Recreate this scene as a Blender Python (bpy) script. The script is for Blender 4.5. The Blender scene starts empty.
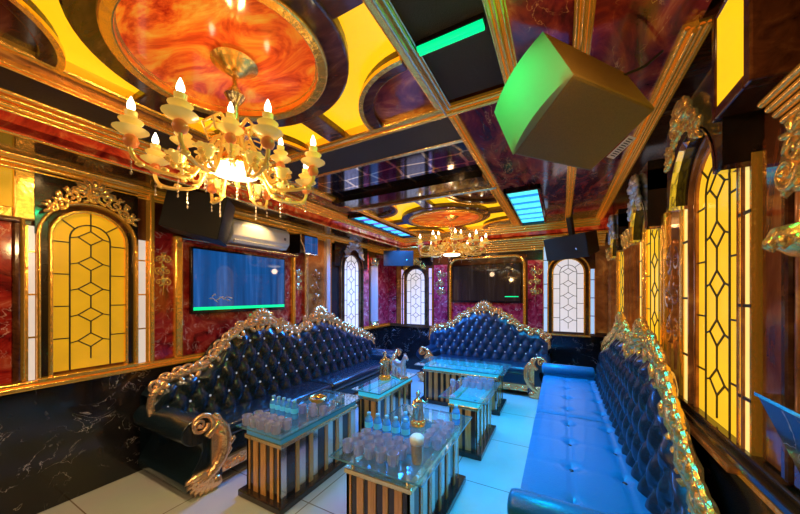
import bpy, bmesh, math, random
from mathutils import Vector, Matrix, Euler
PI = math.pi
random.seed(7)
SC = bpy.context.scene
COL = SC.collection
XL, XR, YF, YN, ZC, ZT = -3.2, 0.65, 5.5, -1.6, 2.6, 2.66   # room planes

# ------------------------------------------------------------------ materials
def nt(name):
    m = bpy.data.materials.new(name); m.use_nodes = True
    t = m.node_tree; b = t.nodes['Principled BSDF']
    return m, t, b
def N(t, typ, **kw):
    n = t.nodes.new(typ)
    for k, v in kw.items():
        if k in n.inputs: n.inputs[k].default_value = v
        else: setattr(n, k, v)
    return n
def ramp(t, stops, fac):
    r = t.nodes.new('ShaderNodeValToRGB'); e = r.color_ramp.elements
    while len(e) < len(stops): e.new(0.5)
    for i, (p, c) in enumerate(stops):
        e[i].position = p; e[i].color = (*c, 1)
    t.links.new(fac, r.inputs['Fac']); return r.outputs['Color']
def coords(t, scale=(1, 1, 1)):
    tc = t.nodes.new('ShaderNodeTexCoord'); mp = t.nodes.new('ShaderNodeMapping')
    mp.inputs['Scale'].default_value = scale
    t.links.new(tc.outputs['Object'], mp.inputs['Vector']); return mp.outputs['Vector']
def plain(name, c, rough=.5, metal=0, em=None, es=0, coat=0, bump=0, bscale=30, var=0, spec=None):
    m, t, b = nt(name)
    b.inputs['Base Color'].default_value = (*c, 1); b.inputs['Roughness'].default_value = rough
    b.inputs['Metallic'].default_value = metal; b.inputs['Coat Weight'].default_value = coat
    if spec is not None: b.inputs['Specular IOR Level'].default_value = spec
    if em: b.inputs['Emission Color'].default_value = (*em, 1); b.inputs['Emission Strength'].default_value = es
    v = coords(t); n = N(t, 'ShaderNodeTexNoise', Scale=bscale, Detail=3.0); t.links.new(v, n.inputs['Vector'])
    if bump:
        bp = N(t, 'ShaderNodeBump', Strength=bump, Distance=.01)
        t.links.new(n.outputs['Fac'], bp.inputs['Height']); t.links.new(bp.outputs['Normal'], b.inputs['Normal'])
    if var:
        k = ramp(t, [(.3, tuple(x*(1-var) for x in c)), (.7, tuple(min(1, x*(1+var)) for x in c))], n.outputs['Fac'])
        t.links.new(k, b.inputs['Base Color'])
    return m
def marble(name, stops, scale=3, dist=1.2, rough=.12, vein=None, vscale=4, vwid=.02, em=0, stretch=(1, 1, 1), coat=.3, metal=0):
    m, t, b = nt(name)
    v = coords(t, stretch)
    n = N(t, 'ShaderNodeTexNoise', Scale=scale, Detail=8.0, Roughness=.62, Distortion=dist); t.links.new(v, n.inputs['Vector'])
    c = ramp(t, stops, n.outputs['Fac'])
    if vein:
        n2 = N(t, 'ShaderNodeTexNoise', Scale=vscale, Detail=6.0, Roughness=.55, Distortion=1.6); t.links.new(v, n2.inputs['Vector'])
        f = ramp(t, [(.5-vwid, (0, 0, 0)), (.5, (1, 1, 1)), (.5+vwid, (0, 0, 0))], n2.outputs['Fac'])
        n3 = N(t, 'ShaderNodeTexNoise', Scale=vscale*1.3, Detail=2.0); t.links.new(v, n3.inputs['Vector'])
        g = ramp(t, [(.48, (0, 0, 0)), (.62, (1, 1, 1))], n3.outputs['Fac'])
        mu = N(t, 'ShaderNodeMath', operation='MULTIPLY'); t.links.new(f, mu.inputs[0]); t.links.new(g, mu.inputs[1])
        mx = N(t, 'ShaderNodeMix', data_type='RGBA'); t.links.new(mu.outputs[0], mx.inputs['Factor'])
        t.links.new(c, mx.inputs[6]); mx.inputs[7].default_value = (*vein, 1); c = mx.outputs[2]
    t.links.new(c, b.inputs['Base Color'])
    b.inputs['Roughness'].default_value = rough; b.inputs['Coat Weight'].default_value = coat; b.inputs['Metallic'].default_value = metal
    b.inputs['Coat Roughness'].default_value = .05
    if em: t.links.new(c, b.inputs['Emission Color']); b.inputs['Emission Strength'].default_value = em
    return m
def glassy(name, tint, alpha=.25, rough=.03, white=0.0):
    """clear glass: mostly see-through with a fresnel reflection"""
    m = bpy.data.materials.new(name); m.use_nodes = True; t = m.node_tree; t.nodes.clear()
    o = t.nodes.new('ShaderNodeOutputMaterial')
    tr = N(t, 'ShaderNodeBsdfTransparent'); tr.inputs['Color'].default_value = (*tint, 1)
    gl = N(t, 'ShaderNodeBsdfGlossy', Roughness=rough); gl.inputs['Color'].default_value = (.95, .97, 1, 1)
    df = N(t, 'ShaderNodeBsdfDiffuse'); df.inputs['Color'].default_value = (*tint, 1)
    lw = N(t, 'ShaderNodeLayerWeight', Blend=.5)
    pw = N(t, 'ShaderNodeMath', operation='POWER'); pw.inputs[1].default_value = 3.0 if alpha < .3 else 1.7
    ml = N(t, 'ShaderNodeMath', operation='MULTIPLY_ADD'); ml.inputs[1].default_value = .7; ml.inputs[2].default_value = .04
    t.links.new(lw.outputs['Facing'], pw.inputs[0]); t.links.new(pw.outputs[0], ml.inputs[0])
    m1 = t.nodes.new('ShaderNodeMixShader'); m2 = t.nodes.new('ShaderNodeMixShader')
    m2.inputs[0].default_value = white
    t.links.new(tr.outputs[0], m2.inputs[1]); t.links.new(df.outputs[0], m2.inputs[2])
    t.links.new(ml.outputs[0], m1.inputs[0]); t.links.new(m2.outputs[0], m1.inputs[1]); t.links.new(gl.outputs[0], m1.inputs[2])
    t.links.new(m1.outputs[0], o.inputs['Surface'])
    return m
def glow(name, c, s, var=.12, scale=3):
    m, t, b = nt(name)
    b.inputs['Base Color'].default_value = (*[x*.5 for x in c], 1); b.inputs['Roughness'].default_value = .25
    v = coords(t); n = N(t, 'ShaderNodeTexNoise', Scale=scale, Detail=3.0); t.links.new(v, n.inputs['Vector'])
    k = ramp(t, [(.3, tuple(x*(1-var) for x in c)), (.7, c)], n.outputs['Fac'])
    t.links.new(k, b.inputs['Emission Color']); b.inputs['Emission Strength'].default_value = s
    return m
M = {}
M['gold'] = plain('polished_gold', (1.0, .56, .13), .22, 1, bump=.35, bscale=28, em=(1, .42, .03), es=.09)  # faint emission stands in for fill light on the gold
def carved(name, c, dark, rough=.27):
    """burnished metal leaf, shade painted into the hollows, plus a faint fill glow"""
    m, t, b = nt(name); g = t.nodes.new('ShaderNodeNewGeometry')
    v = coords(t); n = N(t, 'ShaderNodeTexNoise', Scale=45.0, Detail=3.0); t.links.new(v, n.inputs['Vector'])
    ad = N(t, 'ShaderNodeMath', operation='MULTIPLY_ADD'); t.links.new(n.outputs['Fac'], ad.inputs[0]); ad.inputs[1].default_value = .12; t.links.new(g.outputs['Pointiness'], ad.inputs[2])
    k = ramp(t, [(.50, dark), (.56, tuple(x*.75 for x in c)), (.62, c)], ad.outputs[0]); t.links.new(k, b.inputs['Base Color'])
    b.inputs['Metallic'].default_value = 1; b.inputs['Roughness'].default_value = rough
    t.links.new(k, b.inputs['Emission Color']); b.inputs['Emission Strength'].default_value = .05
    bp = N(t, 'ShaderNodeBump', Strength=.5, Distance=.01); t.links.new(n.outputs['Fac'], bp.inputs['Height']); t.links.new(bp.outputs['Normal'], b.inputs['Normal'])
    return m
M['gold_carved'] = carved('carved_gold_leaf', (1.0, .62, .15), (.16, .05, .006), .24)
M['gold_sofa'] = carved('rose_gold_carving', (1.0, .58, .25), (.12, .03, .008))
M['gold_pale'] = plain('pale_gold', (1, .76, .42), .25, 1, bump=.3, bscale=30)
M['silver'] = plain('silver_leaf', (.85, .82, .84), .3, .7, bump=.5, bscale=50)
M['chrome'] = plain('chrome', (.8, .85, .95), .08, 1)
M['black'] = plain('black_gloss', (.008, .007, .008), .12, 0, coat=.4)
M['black_matte'] = plain('black_matte', (.012, .012, .014), .55, bump=.2, bscale=300)
M['black_marble'] = marble('black_marble', [(.3, (.006, .005, .007)), (.7, (.022, .018, .02))], 3, 1, .12, vein=(.55, .5, .48), vscale=3.4, vwid=.006)
M['black_panel'] = marble('black_frieze_panel', [(.3, (.012, .009, .008)), (.7, (.03, .02, .016))], 4, 1, .15)
M['red_marble'] = marble('red_marble', [(.34, (.10, .004, .006)), (.5, (.42, .02, .015)), (.6, (.55, .08, .04)), (.72, (.72, .3, .18))], 5, 1.6, .1, vein=(.9, .6, .45), vscale=6, vwid=.015)
M['pink_marble'] = marble('crimson_marble', [(.34, (.16, .004, .02)), (.5, (.55, .025, .07)), (.62, (.68, .1, .14)), (.75, (.85, .45, .42))], 6, 1.6, .1, vein=(.95, .7, .65), vscale=7, vwid=.015)
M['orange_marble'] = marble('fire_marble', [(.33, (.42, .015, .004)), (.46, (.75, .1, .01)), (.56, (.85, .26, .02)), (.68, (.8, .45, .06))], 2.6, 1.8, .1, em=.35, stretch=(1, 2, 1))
M['dark_wood'] = marble('dark_glossy_wood', [(.3, (.03, .009, .004)), (.55, (.11, .035, .012)), (.75, (.22, .09, .03))], 3, 1, .12, stretch=(1, 4, 4))
M['fascia_marble'] = marble('fascia_marble', [(.34, (.25, .01, .005)), (.5, (.6, .04, .01)), (.62, (.75, .16, .03)), (.75, (.8, .4, .12))], 5, 1.6, .1, em=.3)  # glow painted in against the shadow of the overhang
M['ceil_marble'] = marble('wine_red_marble', [(.34, (.04, .01, .018)), (.48, (.2, .022, .03)), (.6, (.42, .06, .035)), (.72, (.7, .25, .1))], 2.6, 1.6, .12, stretch=(2, .8, 1), vein=(.85, .42, .16), vscale=3.5, vwid=.012)
M['amber'] = marble('amber_mirror', [(.3, (.16, .045, .01)), (.55, (.42, .14, .03)), (.75, (.85, .4, .08))], 3, 1.5, .1, metal=.5, em=.13)  # faint emission painted in so the amber looks luminous
M['brown_marble'] = marble('brown_marble', [(.3, (.05, .012, .004)), (.5, (.2, .05, .012)), (.7, (.4, .13, .03))], 2.4, 1.5, .1, stretch=(1, 1, .5))
M['yellow_glow'] = glow('yellow_light_panel', (1.0, .56, .008), 1.0, .06, 1.5)
M['led_blue'] = glow('cyan_led', (.01, .3, 1.0), 1.0, .3, 30)
M['led_cyan'] = glow('aqua_led', (.12, .95, .9), 1.15, .4, 30)
M['led_sky'] = glow('sky_led', (.05, .55, 1.0), 1.7, .3, 30)
M['led_violet'] = glow('violet_led', (.2, .08, .9), .8, .3, 30)
M['led_green'] = glow('green_led', (.0, .95, .3), 1.05, .1, 60)
M['pane_amber'] = glow('amber_pane', (.86, .44, .012), .58, .25, 4)
M['pane_yellow'] = glow('bright_yellow_pane', (1.0, .56, .02), .9, .15, 3)
M['pane_white'] = glow('frosted_white_pane', (.78, .72, .74), .85, .1, 3)
M['strip_white'] = glow('white_strip', (.86, .76, .66), .62, .15, 2)
M['strip_blue'] = glow('pale_blue_strip', (.45, .66, 1.0), .8, .1, 3)
M['strip_violet'] = glow('lilac_strip', (.8, .6, .95), .7, .1, 3)
M['strip_yellow'] = glow('yellow_strip', (1.0, .72, .2), 1.0, .08, 3)
M['flame'] = glow('flame_bulb', (1.0, .85, .55), 9, .02, 3)
M['bowl'] = glow('lamp_bowl', (1.0, .9, .65), 3.2, .05, 3)
M['tulip'] = plain('cream_porcelain', (.95, .7, .2), .25, em=(1, .6, .1), es=.3)  # lit look of the cups painted in as emission
M['honey'] = plain('honey_glass', (.95, .6, .16), .2, .35, em=(1, .5, .06), es=.16)
M['bead'] = plain('orange_porcelain', (.8, .22, .05), .3, em=(1, .25, .04), es=.12)
M['crystal'] = glassy('crystal', (.95, .9, .85), .45, .02, .15)
M['lead'] = plain('dark_lead', (.02, .012, .008), .4)
M['leather'] = plain('black_leather', (.006, .016, .026), .26, coat=.3, bump=.03, bscale=120)
M['leather_teal'] = plain('teal_black_leather', (.006, .03, .06), .3, coat=.1, bump=.2, bscale=100)
M['leather_blue_lit'] = plain('blue_lit_leather', (.002, .16, .32), .3, coat=.15, bump=.2, bscale=90)  # the black leather with blue LED light painted into its colour
M['stud'] = plain('crystal_stud', (.9, .92, 1), .1, .6, em=(.7, .8, 1), es=.3)  # sparkle painted in as emission
M['mesh_black'] = plain('black_mesh', (.015, .013, .014), .5, bump=1.0, bscale=260, var=.8)
M['wood_gold'] = marble('golden_wood', [(.3, (.55, .24, .06)), (.7, (.85, .45, .14))], 5, .6, .2, stretch=(8, 8, 1))
M['wood_black'] = marble('smoked_panel', [(.3, (.02, .012, .01)), (.7, (.05, .03, .025))], 4, .6, .12)
M['wood_mirror'] = plain('bright_bronze_mirror', (.75, .62, .52), .12, .9)
M['glass'] = glassy('table_glass', (.78, .95, .93), .22, .02, .04)
M['glass_edge'] = glassy('glass_edge', (.12, .5, .58), .3, .05, .4)
M['frost'] = plain('frosted_board', (.09, .12, .15), .15, coat=.4)
M['frost_lit'] = plain('lit_frosted_board', (.3, .5, .6), .2, em=(.0, .34, .9), es=.65)
M['band_lit'] = plain('lit_glass_band', (.1, .5, .55), .15, em=(.01, .42, .75), es=.7)
M['band_dim'] = plain('green_glass_band', (.08, .22, .3), .1, em=(.02, .3, .6), es=.22)
M['corner_marble'] = marble('ember_marble', [(.33, (.05, .006, .004)), (.48, (.3, .04, .01)), (.6, (.62, .17, .03)), (.72, (.75, .36, .1))], 3, 1.6, .1)
m_, t_, b_ = nt('clear_tumbler'); b_.inputs['Transmission Weight'].default_value = .72; b_.inputs['Roughness'].default_value = .02; b_.inputs['IOR'].default_value = 1.45
b_.inputs['Base Color'].default_value = (.86, .84, .98, 1); M['tumbler'] = m_
M['bottle'] = glassy('cyan_bottle', (.1, .55, 1.0), .4, .05, .6)
M['bottle_label'] = plain('bottle_label', (.1, .6, .95), .4, em=(.05, .5, .9), es=.15)
M['bottle_cap'] = plain('bottle_cap', (.2, .6, .85), .4)
M['foam'] = plain('cream_foam', (.9, .86, .78), .8, bump=.6, bscale=80)
M['beer'] = plain('brown_drink', (.5, .26, .08), .15, var=.3)
M['white'] = plain('white_plastic', (.8, .78, .72), .35)
M['grey'] = plain('grey_plastic', (.2, .2, .2), .4)
M['speaker_grille'] = plain('speaker_grille', (.025, .025, .027), .5, bump=.5, bscale=400)
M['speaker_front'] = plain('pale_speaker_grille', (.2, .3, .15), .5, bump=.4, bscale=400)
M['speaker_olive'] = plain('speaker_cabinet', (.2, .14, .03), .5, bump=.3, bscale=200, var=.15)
M['wall_base'] = marble('brown_wall', [(.3, (.06, .015, .006)), (.7, (.2, .06, .02))], 2, 1.2, .15)
def tv_mat(name, c, es):
    m, t, b = nt(name); v = coords(t, (1, 1, 1))
    w = N(t, 'ShaderNodeTexNoise', Scale=2.5, Detail=3.0); 
    mp = t.nodes[-2] if False else None
    t.links.new(coords(t, (7, 7, .4)), w.inputs['Vector'])
    k = ramp(t, [(.3, tuple(x*.55 for x in c)), (.6, c), (.8, tuple(min(1, x*1.6+.03) for x in c))], w.outputs['Fac'])
    t.links.new(k, b.inputs['Emission Color']); b.inputs['Emission Strength'].default_value = es
    b.inputs['Base Color'].default_value = (.004, .005, .01, 1); b.inputs['Roughness'].default_value = .04
    return m
M['tv_blue'] = tv_mat('blue_screen', (.006, .075, .27), 1.0)
M['tv_dark'] = tv_mat('dark_screen', (.035, .022, .014), .5)
def floor_mat():
    m, t, b = nt('cream_floor_tiles'); v = coords(t)
    br = N(t, 'ShaderNodeTexBrick', offset=0.0, squash=1.0, Scale=1.0)
    br.inputs['Brick Width'].default_value = .8; br.inputs['Row Height'].default_value = .8; br.inputs['Mortar Size'].default_value = .004
    br.inputs['Color1'].default_value = (.52, .52, .48, 1); br.inputs['Color2'].default_value = (.49, .49, .45, 1); br.inputs['Mortar'].default_value = (.2, .15, .1, 1)
    t.links.new(v, br.inputs['Vector'])
    n = N(t, 'ShaderNodeTexNoise', Scale=3.0, Detail=5.0); t.links.new(v, n.inputs['Vector'])
    mx = N(t, 'ShaderNodeMix', data_type='RGBA', blend_type='MULTIPLY'); mx.inputs['Factor'].default_value = .25
    t.links.new(br.outputs['Color'], mx.inputs[6]); t.links.new(n.outputs['Color'], mx.inputs[7]); t.links.new(mx.outputs[2], b.inputs['Base Color'])
    b.inputs['Roughness'].default_value = .14; b.inputs['Specular IOR Level'].default_value = .35
    return m
M['floor'] = floor_mat()
def hex_mirror():
    m, t, b = nt('hexagon_mirror'); v = coords(t, (2.2, 3.2, 1))
    vo = N(t, 'ShaderNodeTexVoronoi', feature='DISTANCE_TO_EDGE', Scale=1.6, Randomness=.25); t.links.new(v, vo.inputs['Vector'])
    c = ramp(t, [(0, (.75, .5, .25)), (.035, (.75, .5, .25)), (.05, (.09, .06, .07))], vo.outputs['Distance'])
    t.links.new(c, b.inputs['Base Color']); b.inputs['Metallic'].default_value = .9; b.inputs['Roughness'].default_value = .08
    return m
M['hex'] = hex_mirror()

# ------------------------------------------------------------------ mesh builder
class MB:
    def __init__(s): s.bm = bmesh.new(); s.mi = 0
    def _tag(s, n0):
        s.bm.faces.ensure_lookup_table()
        for f in s.bm.faces[n0:]: f.material_index = s.mi
    def box(s, x0, x1, y0, y1, z0, z1, bev=0, rot=None, piv=None):
        n0 = len(s.bm.faces)
        vs = [s.bm.verts.new((x, y, z)) for x in (x0, x1) for y in (y0, y1) for z in (z0, z1)]
        for q in ((0, 1, 3, 2), (4, 6, 7, 5), (0, 4, 5, 1), (2, 3, 7, 6), (0, 2, 6, 4), (1, 5, 7, 3)): s.bm.faces.new([vs[i] for i in q])
        if bev:
            es = {e for v in vs for e in v.link_edges}
            r = bmesh.ops.bevel(s.bm, geom=list(es), offset=bev, segments=2, affect='EDGES', profile=.5)
            vs = list({v for f in r['faces'] for v in f.verts} | {v for v in vs if v.is_valid})
        if rot:
            bmesh.ops.rotate(s.bm, verts=[v for v in vs if v.is_valid], cent=piv or ((x0+x1)/2, (y0+y1)/2, (z0+z1)/2), matrix=rot)
        s._tag(n0); return s
    def hexa(s, c):
        """eight corners: 0-3 one face in order, 4-7 the opposite one"""
        n0 = len(s.bm.faces); v = [s.bm.verts.new(p) for p in c]
        for q in ((0, 1, 2, 3), (7, 6, 5, 4), (0, 4, 5, 1), (1, 5, 6, 2), (2, 6, 7, 3), (3, 7, 4, 0)): s.bm.faces.new([v[i] for i in q])
        s._tag(n0); return s
    def prism(s, poly, ax, a0, a1, bev=0):
        """2D polygon extruded along axis ax ('x': poly is (y,z), 'y': (x,z), 'z': (x,y))"""
        n0 = len(s.bm.faces)
        f = {'x': lambda p, a: (a, p[0], p[1]), 'y': lambda p, a: (p[0], a, p[1]), 'z': lambda p, a: (p[0], p[1], a)}[ax]
        A = [s.bm.verts.new(f(p, a0)) for p in poly]; B = [s.bm.verts.new(f(p, a1)) for p in poly]; n = len(poly)
        s.bm.faces.new(A[::-1]); s.bm.faces.new(B)
        for i in range(n): s.bm.faces.new((A[i], A[(i+1) % n], B[(i+1) % n], B[i]))
        s._tag(n0); return s
    def ringp(s, outer, inner, ax, a0, a1, closed=True):
        """band between two 2D outlines of equal length, extruded"""
        n0 = len(s.bm.faces)
        f = {'x': lambda p, a: (a, p[0], p[1]), 'y': lambda p, a: (p[0], a, p[1]), 'z': lambda p, a: (p[0], p[1], a)}[ax]
        O0 = [s.bm.verts.new(f(p, a0)) for p in outer]; O1 = [s.bm.verts.new(f(p, a1)) for p in outer]
        I0 = [s.bm.verts.new(f(p, a0)) for p in inner]; I1 = [s.bm.verts.new(f(p, a1)) for p in inner]
        n = len(outer)
        for i in range(n if closed else n-1):
            j = (i+1) % n
            for q in ((O0[i], O0[j], I0[j], I0[i]), (O1[i], I1[i], I1[j], O1[j]), (O0[i], O1[i], O1[j], O0[j]), (I0[i], I0[j], I1[j], I1[i])): s.bm.faces.new(q)
        if not closed:
            for i in (0, n-1): s.bm.faces.new((O0[i], I0[i], I1[i], O1[i]))
        s._tag(n0); return s
    def tube(s, pts, r, seg=8, closed=False):
        n0 = len(s.bm.faces); pts = [Vector(p) for p in pts]; n = len(pts)
        rs = r if isinstance(r, (list, tuple)) else [r]*n
        rings = []; up = Vector((0, 0, 1)); pu = None
        for i, p in enumerate(pts):
            a = pts[(i-1) % n] if (i or closed) else p; b = pts[(i+1) % n] if (i < n-1 or closed) else p
            d = (b-a); d = d.normalized() if d.length > 1e-9 else Vector((0, 0, 1))
            if pu is None: pu = Vector((1, 0, 0)) if abs(d.dot(up)) > .9 else up
            u = pu - d*pu.dot(d)
            if u.length < 1e-5: u = d.orthogonal()
            u.normalize(); w = d.cross(u); pu = u
            rings.append([s.bm.verts.new(p + (u*math.cos(2*PI*k/seg) + w*math.sin(2*PI*k/seg))*rs[i]) for k in range(seg)])
        for i in range(n if closed else n-1):
            A, B = rings[i], rings[(i+1) % n]
            for k in range(seg): s.bm.faces.new((A[k], A[(k+1) % seg], B[(k+1) % seg], B[k]))
        if not closed: s.bm.faces.new(rings[0][::-1]); s.bm.faces.new(rings[-1])
        s._tag(n0); return s
    def lathe(s, prof, c=(0, 0, 0), seg=20, cap=True):
        n0 = len(s.bm.faces); R = []
        for r, z in prof: R.append([s.bm.verts.new((c[0]+r*math.cos(2*PI*k/seg), c[1]+r*math.sin(2*PI*k/seg), c[2]+z)) for k in range(seg)])
        for A, B in zip(R, R[1:]):
            for k in range(seg): s.bm.faces.new((A[k], A[(k+1) % seg], B[(k+1) % seg], B[k]))
        if cap: s.bm.faces.new(R[0][::-1]); s.bm.faces.new(R[-1])
        s._tag(n0); return s
    def blob(s, c, sc, rot=None, sub=2):
        n0 = len(s.bm.faces)
        m = Matrix.Translation(c) @ (rot.to_4x4() if rot else Matrix.Identity(4)) @ Matrix.Diagonal((*sc, 1))
        bmesh.ops.create_icosphere(s.bm, subdivisions=sub, radius=1, matrix=m); s._tag(n0); return s
    def grid(s, rows, wrap=False):
        n0 = len(s.bm.faces); V = [[s.bm.verts.new(p) for p in r] for r in rows]
        for A, B in zip(V, V[1:]):
            n = len(A)
            for k in range(n if wrap else n-1): s.bm.faces.new((A[k], A[(k+1) % n], B[(k+1) % n], B[k]))
        s._tag(n0); return s
    def build(s, name, mat, parent=None, smooth=False, world=False, bevel=0):
        me = bpy.data.meshes.new(name)
        if world and parent is not None: bmesh.ops.translate(s.bm, verts=s.bm.verts, vec=-wloc(parent))
        bmesh.ops.recalc_face_normals(s.bm, faces=s.bm.faces)
        s.bm.to_mesh(me); s.bm.free()
        for m in (mat if isinstance(mat, (list, tuple)) else [mat]): me.materials.append(M[m])
        if smooth:
            for p in me.polygons: p.use_smooth = True
            me.set_sharp_from_angle(angle=.9)
        o = bpy.data.objects.new(name, me); COL.objects.link(o)
        if parent is not None: o.parent = parent
        if bevel:
            b = o.modifiers.new('soft_edge', 'BEVEL'); b.width = bevel; b.segments = 2; b.limit_method = 'ANGLE'
        return o
def wloc(o):
    v = Vector((0, 0, 0))
    while o is not None: v += o.location; o = o.parent
    return v
def tag(o, label=None, cat=None, group=None, kind=None):
    if label: o['label'] = label
    if cat: o['category'] = cat
    if group: o['group'] = group
    if kind: o['kind'] = kind
    return o
def thing(name, label, cat, loc=(0, 0, 0), rz=0, group=None):
    o = bpy.data.objects.new(name, None); COL.objects.link(o); o.empty_display_size = .1
    o.location = loc; o.rotation_euler = (0, 0, rz)
    return tag(o, label, cat, group)
def dup(root, loc, rz=None, label=None, parent=None):
    r = root.copy(); COL.objects.link(r)
    if parent is None:
        r.location = loc
        if rz is not None: r.rotation_euler = (0, 0, rz)
    else: r.parent = parent
    if label: r['label'] = label
    for ch in list(root.children): dup(ch, None, parent=r)
    return r
cnt = {'trim': 0, 'window': 0}
def nm(k): cnt[k] += 1; return '%s_%d' % (k, cnt[k])
def struct(name, loc=(0, 0, 0), rz=0):
    o = bpy.data.objects.new(name, None); COL.objects.link(o); o.location = loc; o.rotation_euler = (0, 0, rz); o['kind'] = 'structure'; return o
def trim(mb, mat, smooth=False, bevel=0):
    o = mb.build(nm('trim'), mat, smooth=smooth, bevel=bevel); o['kind'] = 'structure'; return o
def side_box(mb, side, s0, s1, z0, z1, d0, d1, bev=0):
    """a box on a wall: s along the wall, z up, d out of the wall into the room"""
    if side == 'L': return mb.box(XL+d0, XL+d1, s0, s1, z0, z1, bev)
    if side == 'R': return mb.box(XR-d1, XR-d0, s0, s1, z0, z1, bev)
    return mb.box(s0, s1, YF-d1, YF-d0, z0, z1, bev)
def panel(side, s0, s1, z0, z1, d, mat, d0=0, bevel=.004):
    return trim(side_box(MB(), side, s0, s1, z0, z1, d0, d), mat, bevel=bevel)
def wall_pt(side, s, z, d):
    return {'L': (XL+d, s, z), 'R': (XR-d, s, z), 'F': (s, YF-d, z)}[side]
RZ = {'L': PI/2, 'R': -PI/2, 'F': 0}

# ---- carved ornament pieces drawn in a local x-z plane, y pointing at the room is negative
def spiral(cx, cz, r, turns=1.4, a0=0, sgn=1, n=22, y=0):
    out = []
    for i in range(n):
        f = i/(n-1); a = a0 + sgn*turns*2*PI*f; q = r*(1-.86*f)
        out.append((cx+q*math.cos(a), y, cz+q*math.sin(a)))
    return out
def curl(mb, cx, cz, r, a0, sgn, th, y=0, turns=1.4, seg=6):
    p = spiral(cx, cz, r, turns, a0, sgn, 20, y); mb.tube(p, [th*(1-.55*i/19) for i in range(20)], seg)
    e = p[-1]; mb.blob((e[0], y-th*.4, e[2]), (th*1.1,)*3, sub=1)
def leaf(mb, x, z, L, ang, w=.35, y=0, th=.3):
    d = Vector((math.cos(ang), 0, math.sin(ang)))
    mb.blob((x+d.x*L/2, y, z+d.z*L/2), (L/2, L*th, L*w/2), Matrix.Rotation(-ang, 3, 'Y'), 1)
def shell(mb, x, z, r, y=0, n=7, a0=.15, a1=PI-.15):
    for i in range(n):
        a = a0+(a1-a0)*i/(n-1); leaf(mb, x+.15*r*math.cos(a), z+.15*r*math.sin(a), r, a, .42, y, .28)
    mb.blob((x, y-.12*r, z+.1*r), (r*.28, r*.28, r*.3), sub=2)
def crest_ornament(mb, w, h, y=0, seed=1):
    """symmetrical window crest, base at z=0: shell in the middle, scrolls running down to both sides"""
    rnd = random.Random(seed)
    shell(mb, 0, h*.42, h*.58, y)
    curl(mb, 0, h*.28, h*.2, PI/2, 1, h*.07, y)
    for sg in (-1, 1):
        for k, (fx, fz, fr) in enumerate(((.3, .36, .26), (.58, .16, .24), (.84, -.1, .2), (1.02, -.3, .14))):
            x = sg*fx*w/2; z = fz*h; r = fr*h
            curl(mb, x, z, r, PI/2 if k % 2 else -PI/2, sg*(1 if k % 2 else -1), h*.06, y)
            for q in range(3): leaf(mb, x+sg*rnd.uniform(-.3, .3)*r, z+rnd.uniform(.1, .7)*r, h*rnd.uniform(.24, .36), PI/2-sg*rnd.uniform(.2, 1.5), .4, y)
            leaf(mb, x, z-.2*r, h*.3, -PI/2+sg*rnd.uniform(.3, 1.3), .4, y)
    return mb

# ------------------------------------------------------------------ room shell
def shellbox(name, a, mat):
    o = MB().box(*a).build(name, mat); o['kind'] = 'structure'; return o
shellbox('floor', (XL-.2, XR+.2, YN-.2, YF+.2, -.1, 0), 'floor')
shellbox('ceiling', (XL-.2, XR+.2, YN-.2, YF+.2, ZT, ZT+.1), 'dark_wood')
shellbox('wall_left', (XL-.2, XL, YN-.2, YF+.2, 0, ZT), 'wall_base')
shellbox('wall_right', (XR, XR+.2, YN-.2, YF+.2, 0, ZT), 'wall_base')
shellbox('wall_far', (XL, XR, YF, YF+.2, 0, ZT), 'wall_base')
shellbox('wall_near', (XL, XR, YN-.2, YN, 0, ZT), 'wall_base')
# dado of black marble with a gilt ledge, on three walls
DZ = .86
for sd, a, b in (('L', YN, YF), ('R', YN, YF), ('F', XL+.04, XR-.04)):
    panel(sd, a, b, 0, DZ, .04, 'black_marble')
    mb = MB(); side_box(mb, sd, a, b, DZ, DZ+.03, 0, .075); side_box(mb, sd, a, b, DZ+.03, DZ+.055, 0, .05)
    trim(mb, {'L': 'gold', 'F': 'dark_wood', 'R': 'black_panel'}[sd], bevel=.006)
    if sd == 'R': trim(side_box(MB(), sd, a, b, DZ-.05, DZ-.03, .04, .05), 'gold')

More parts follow.
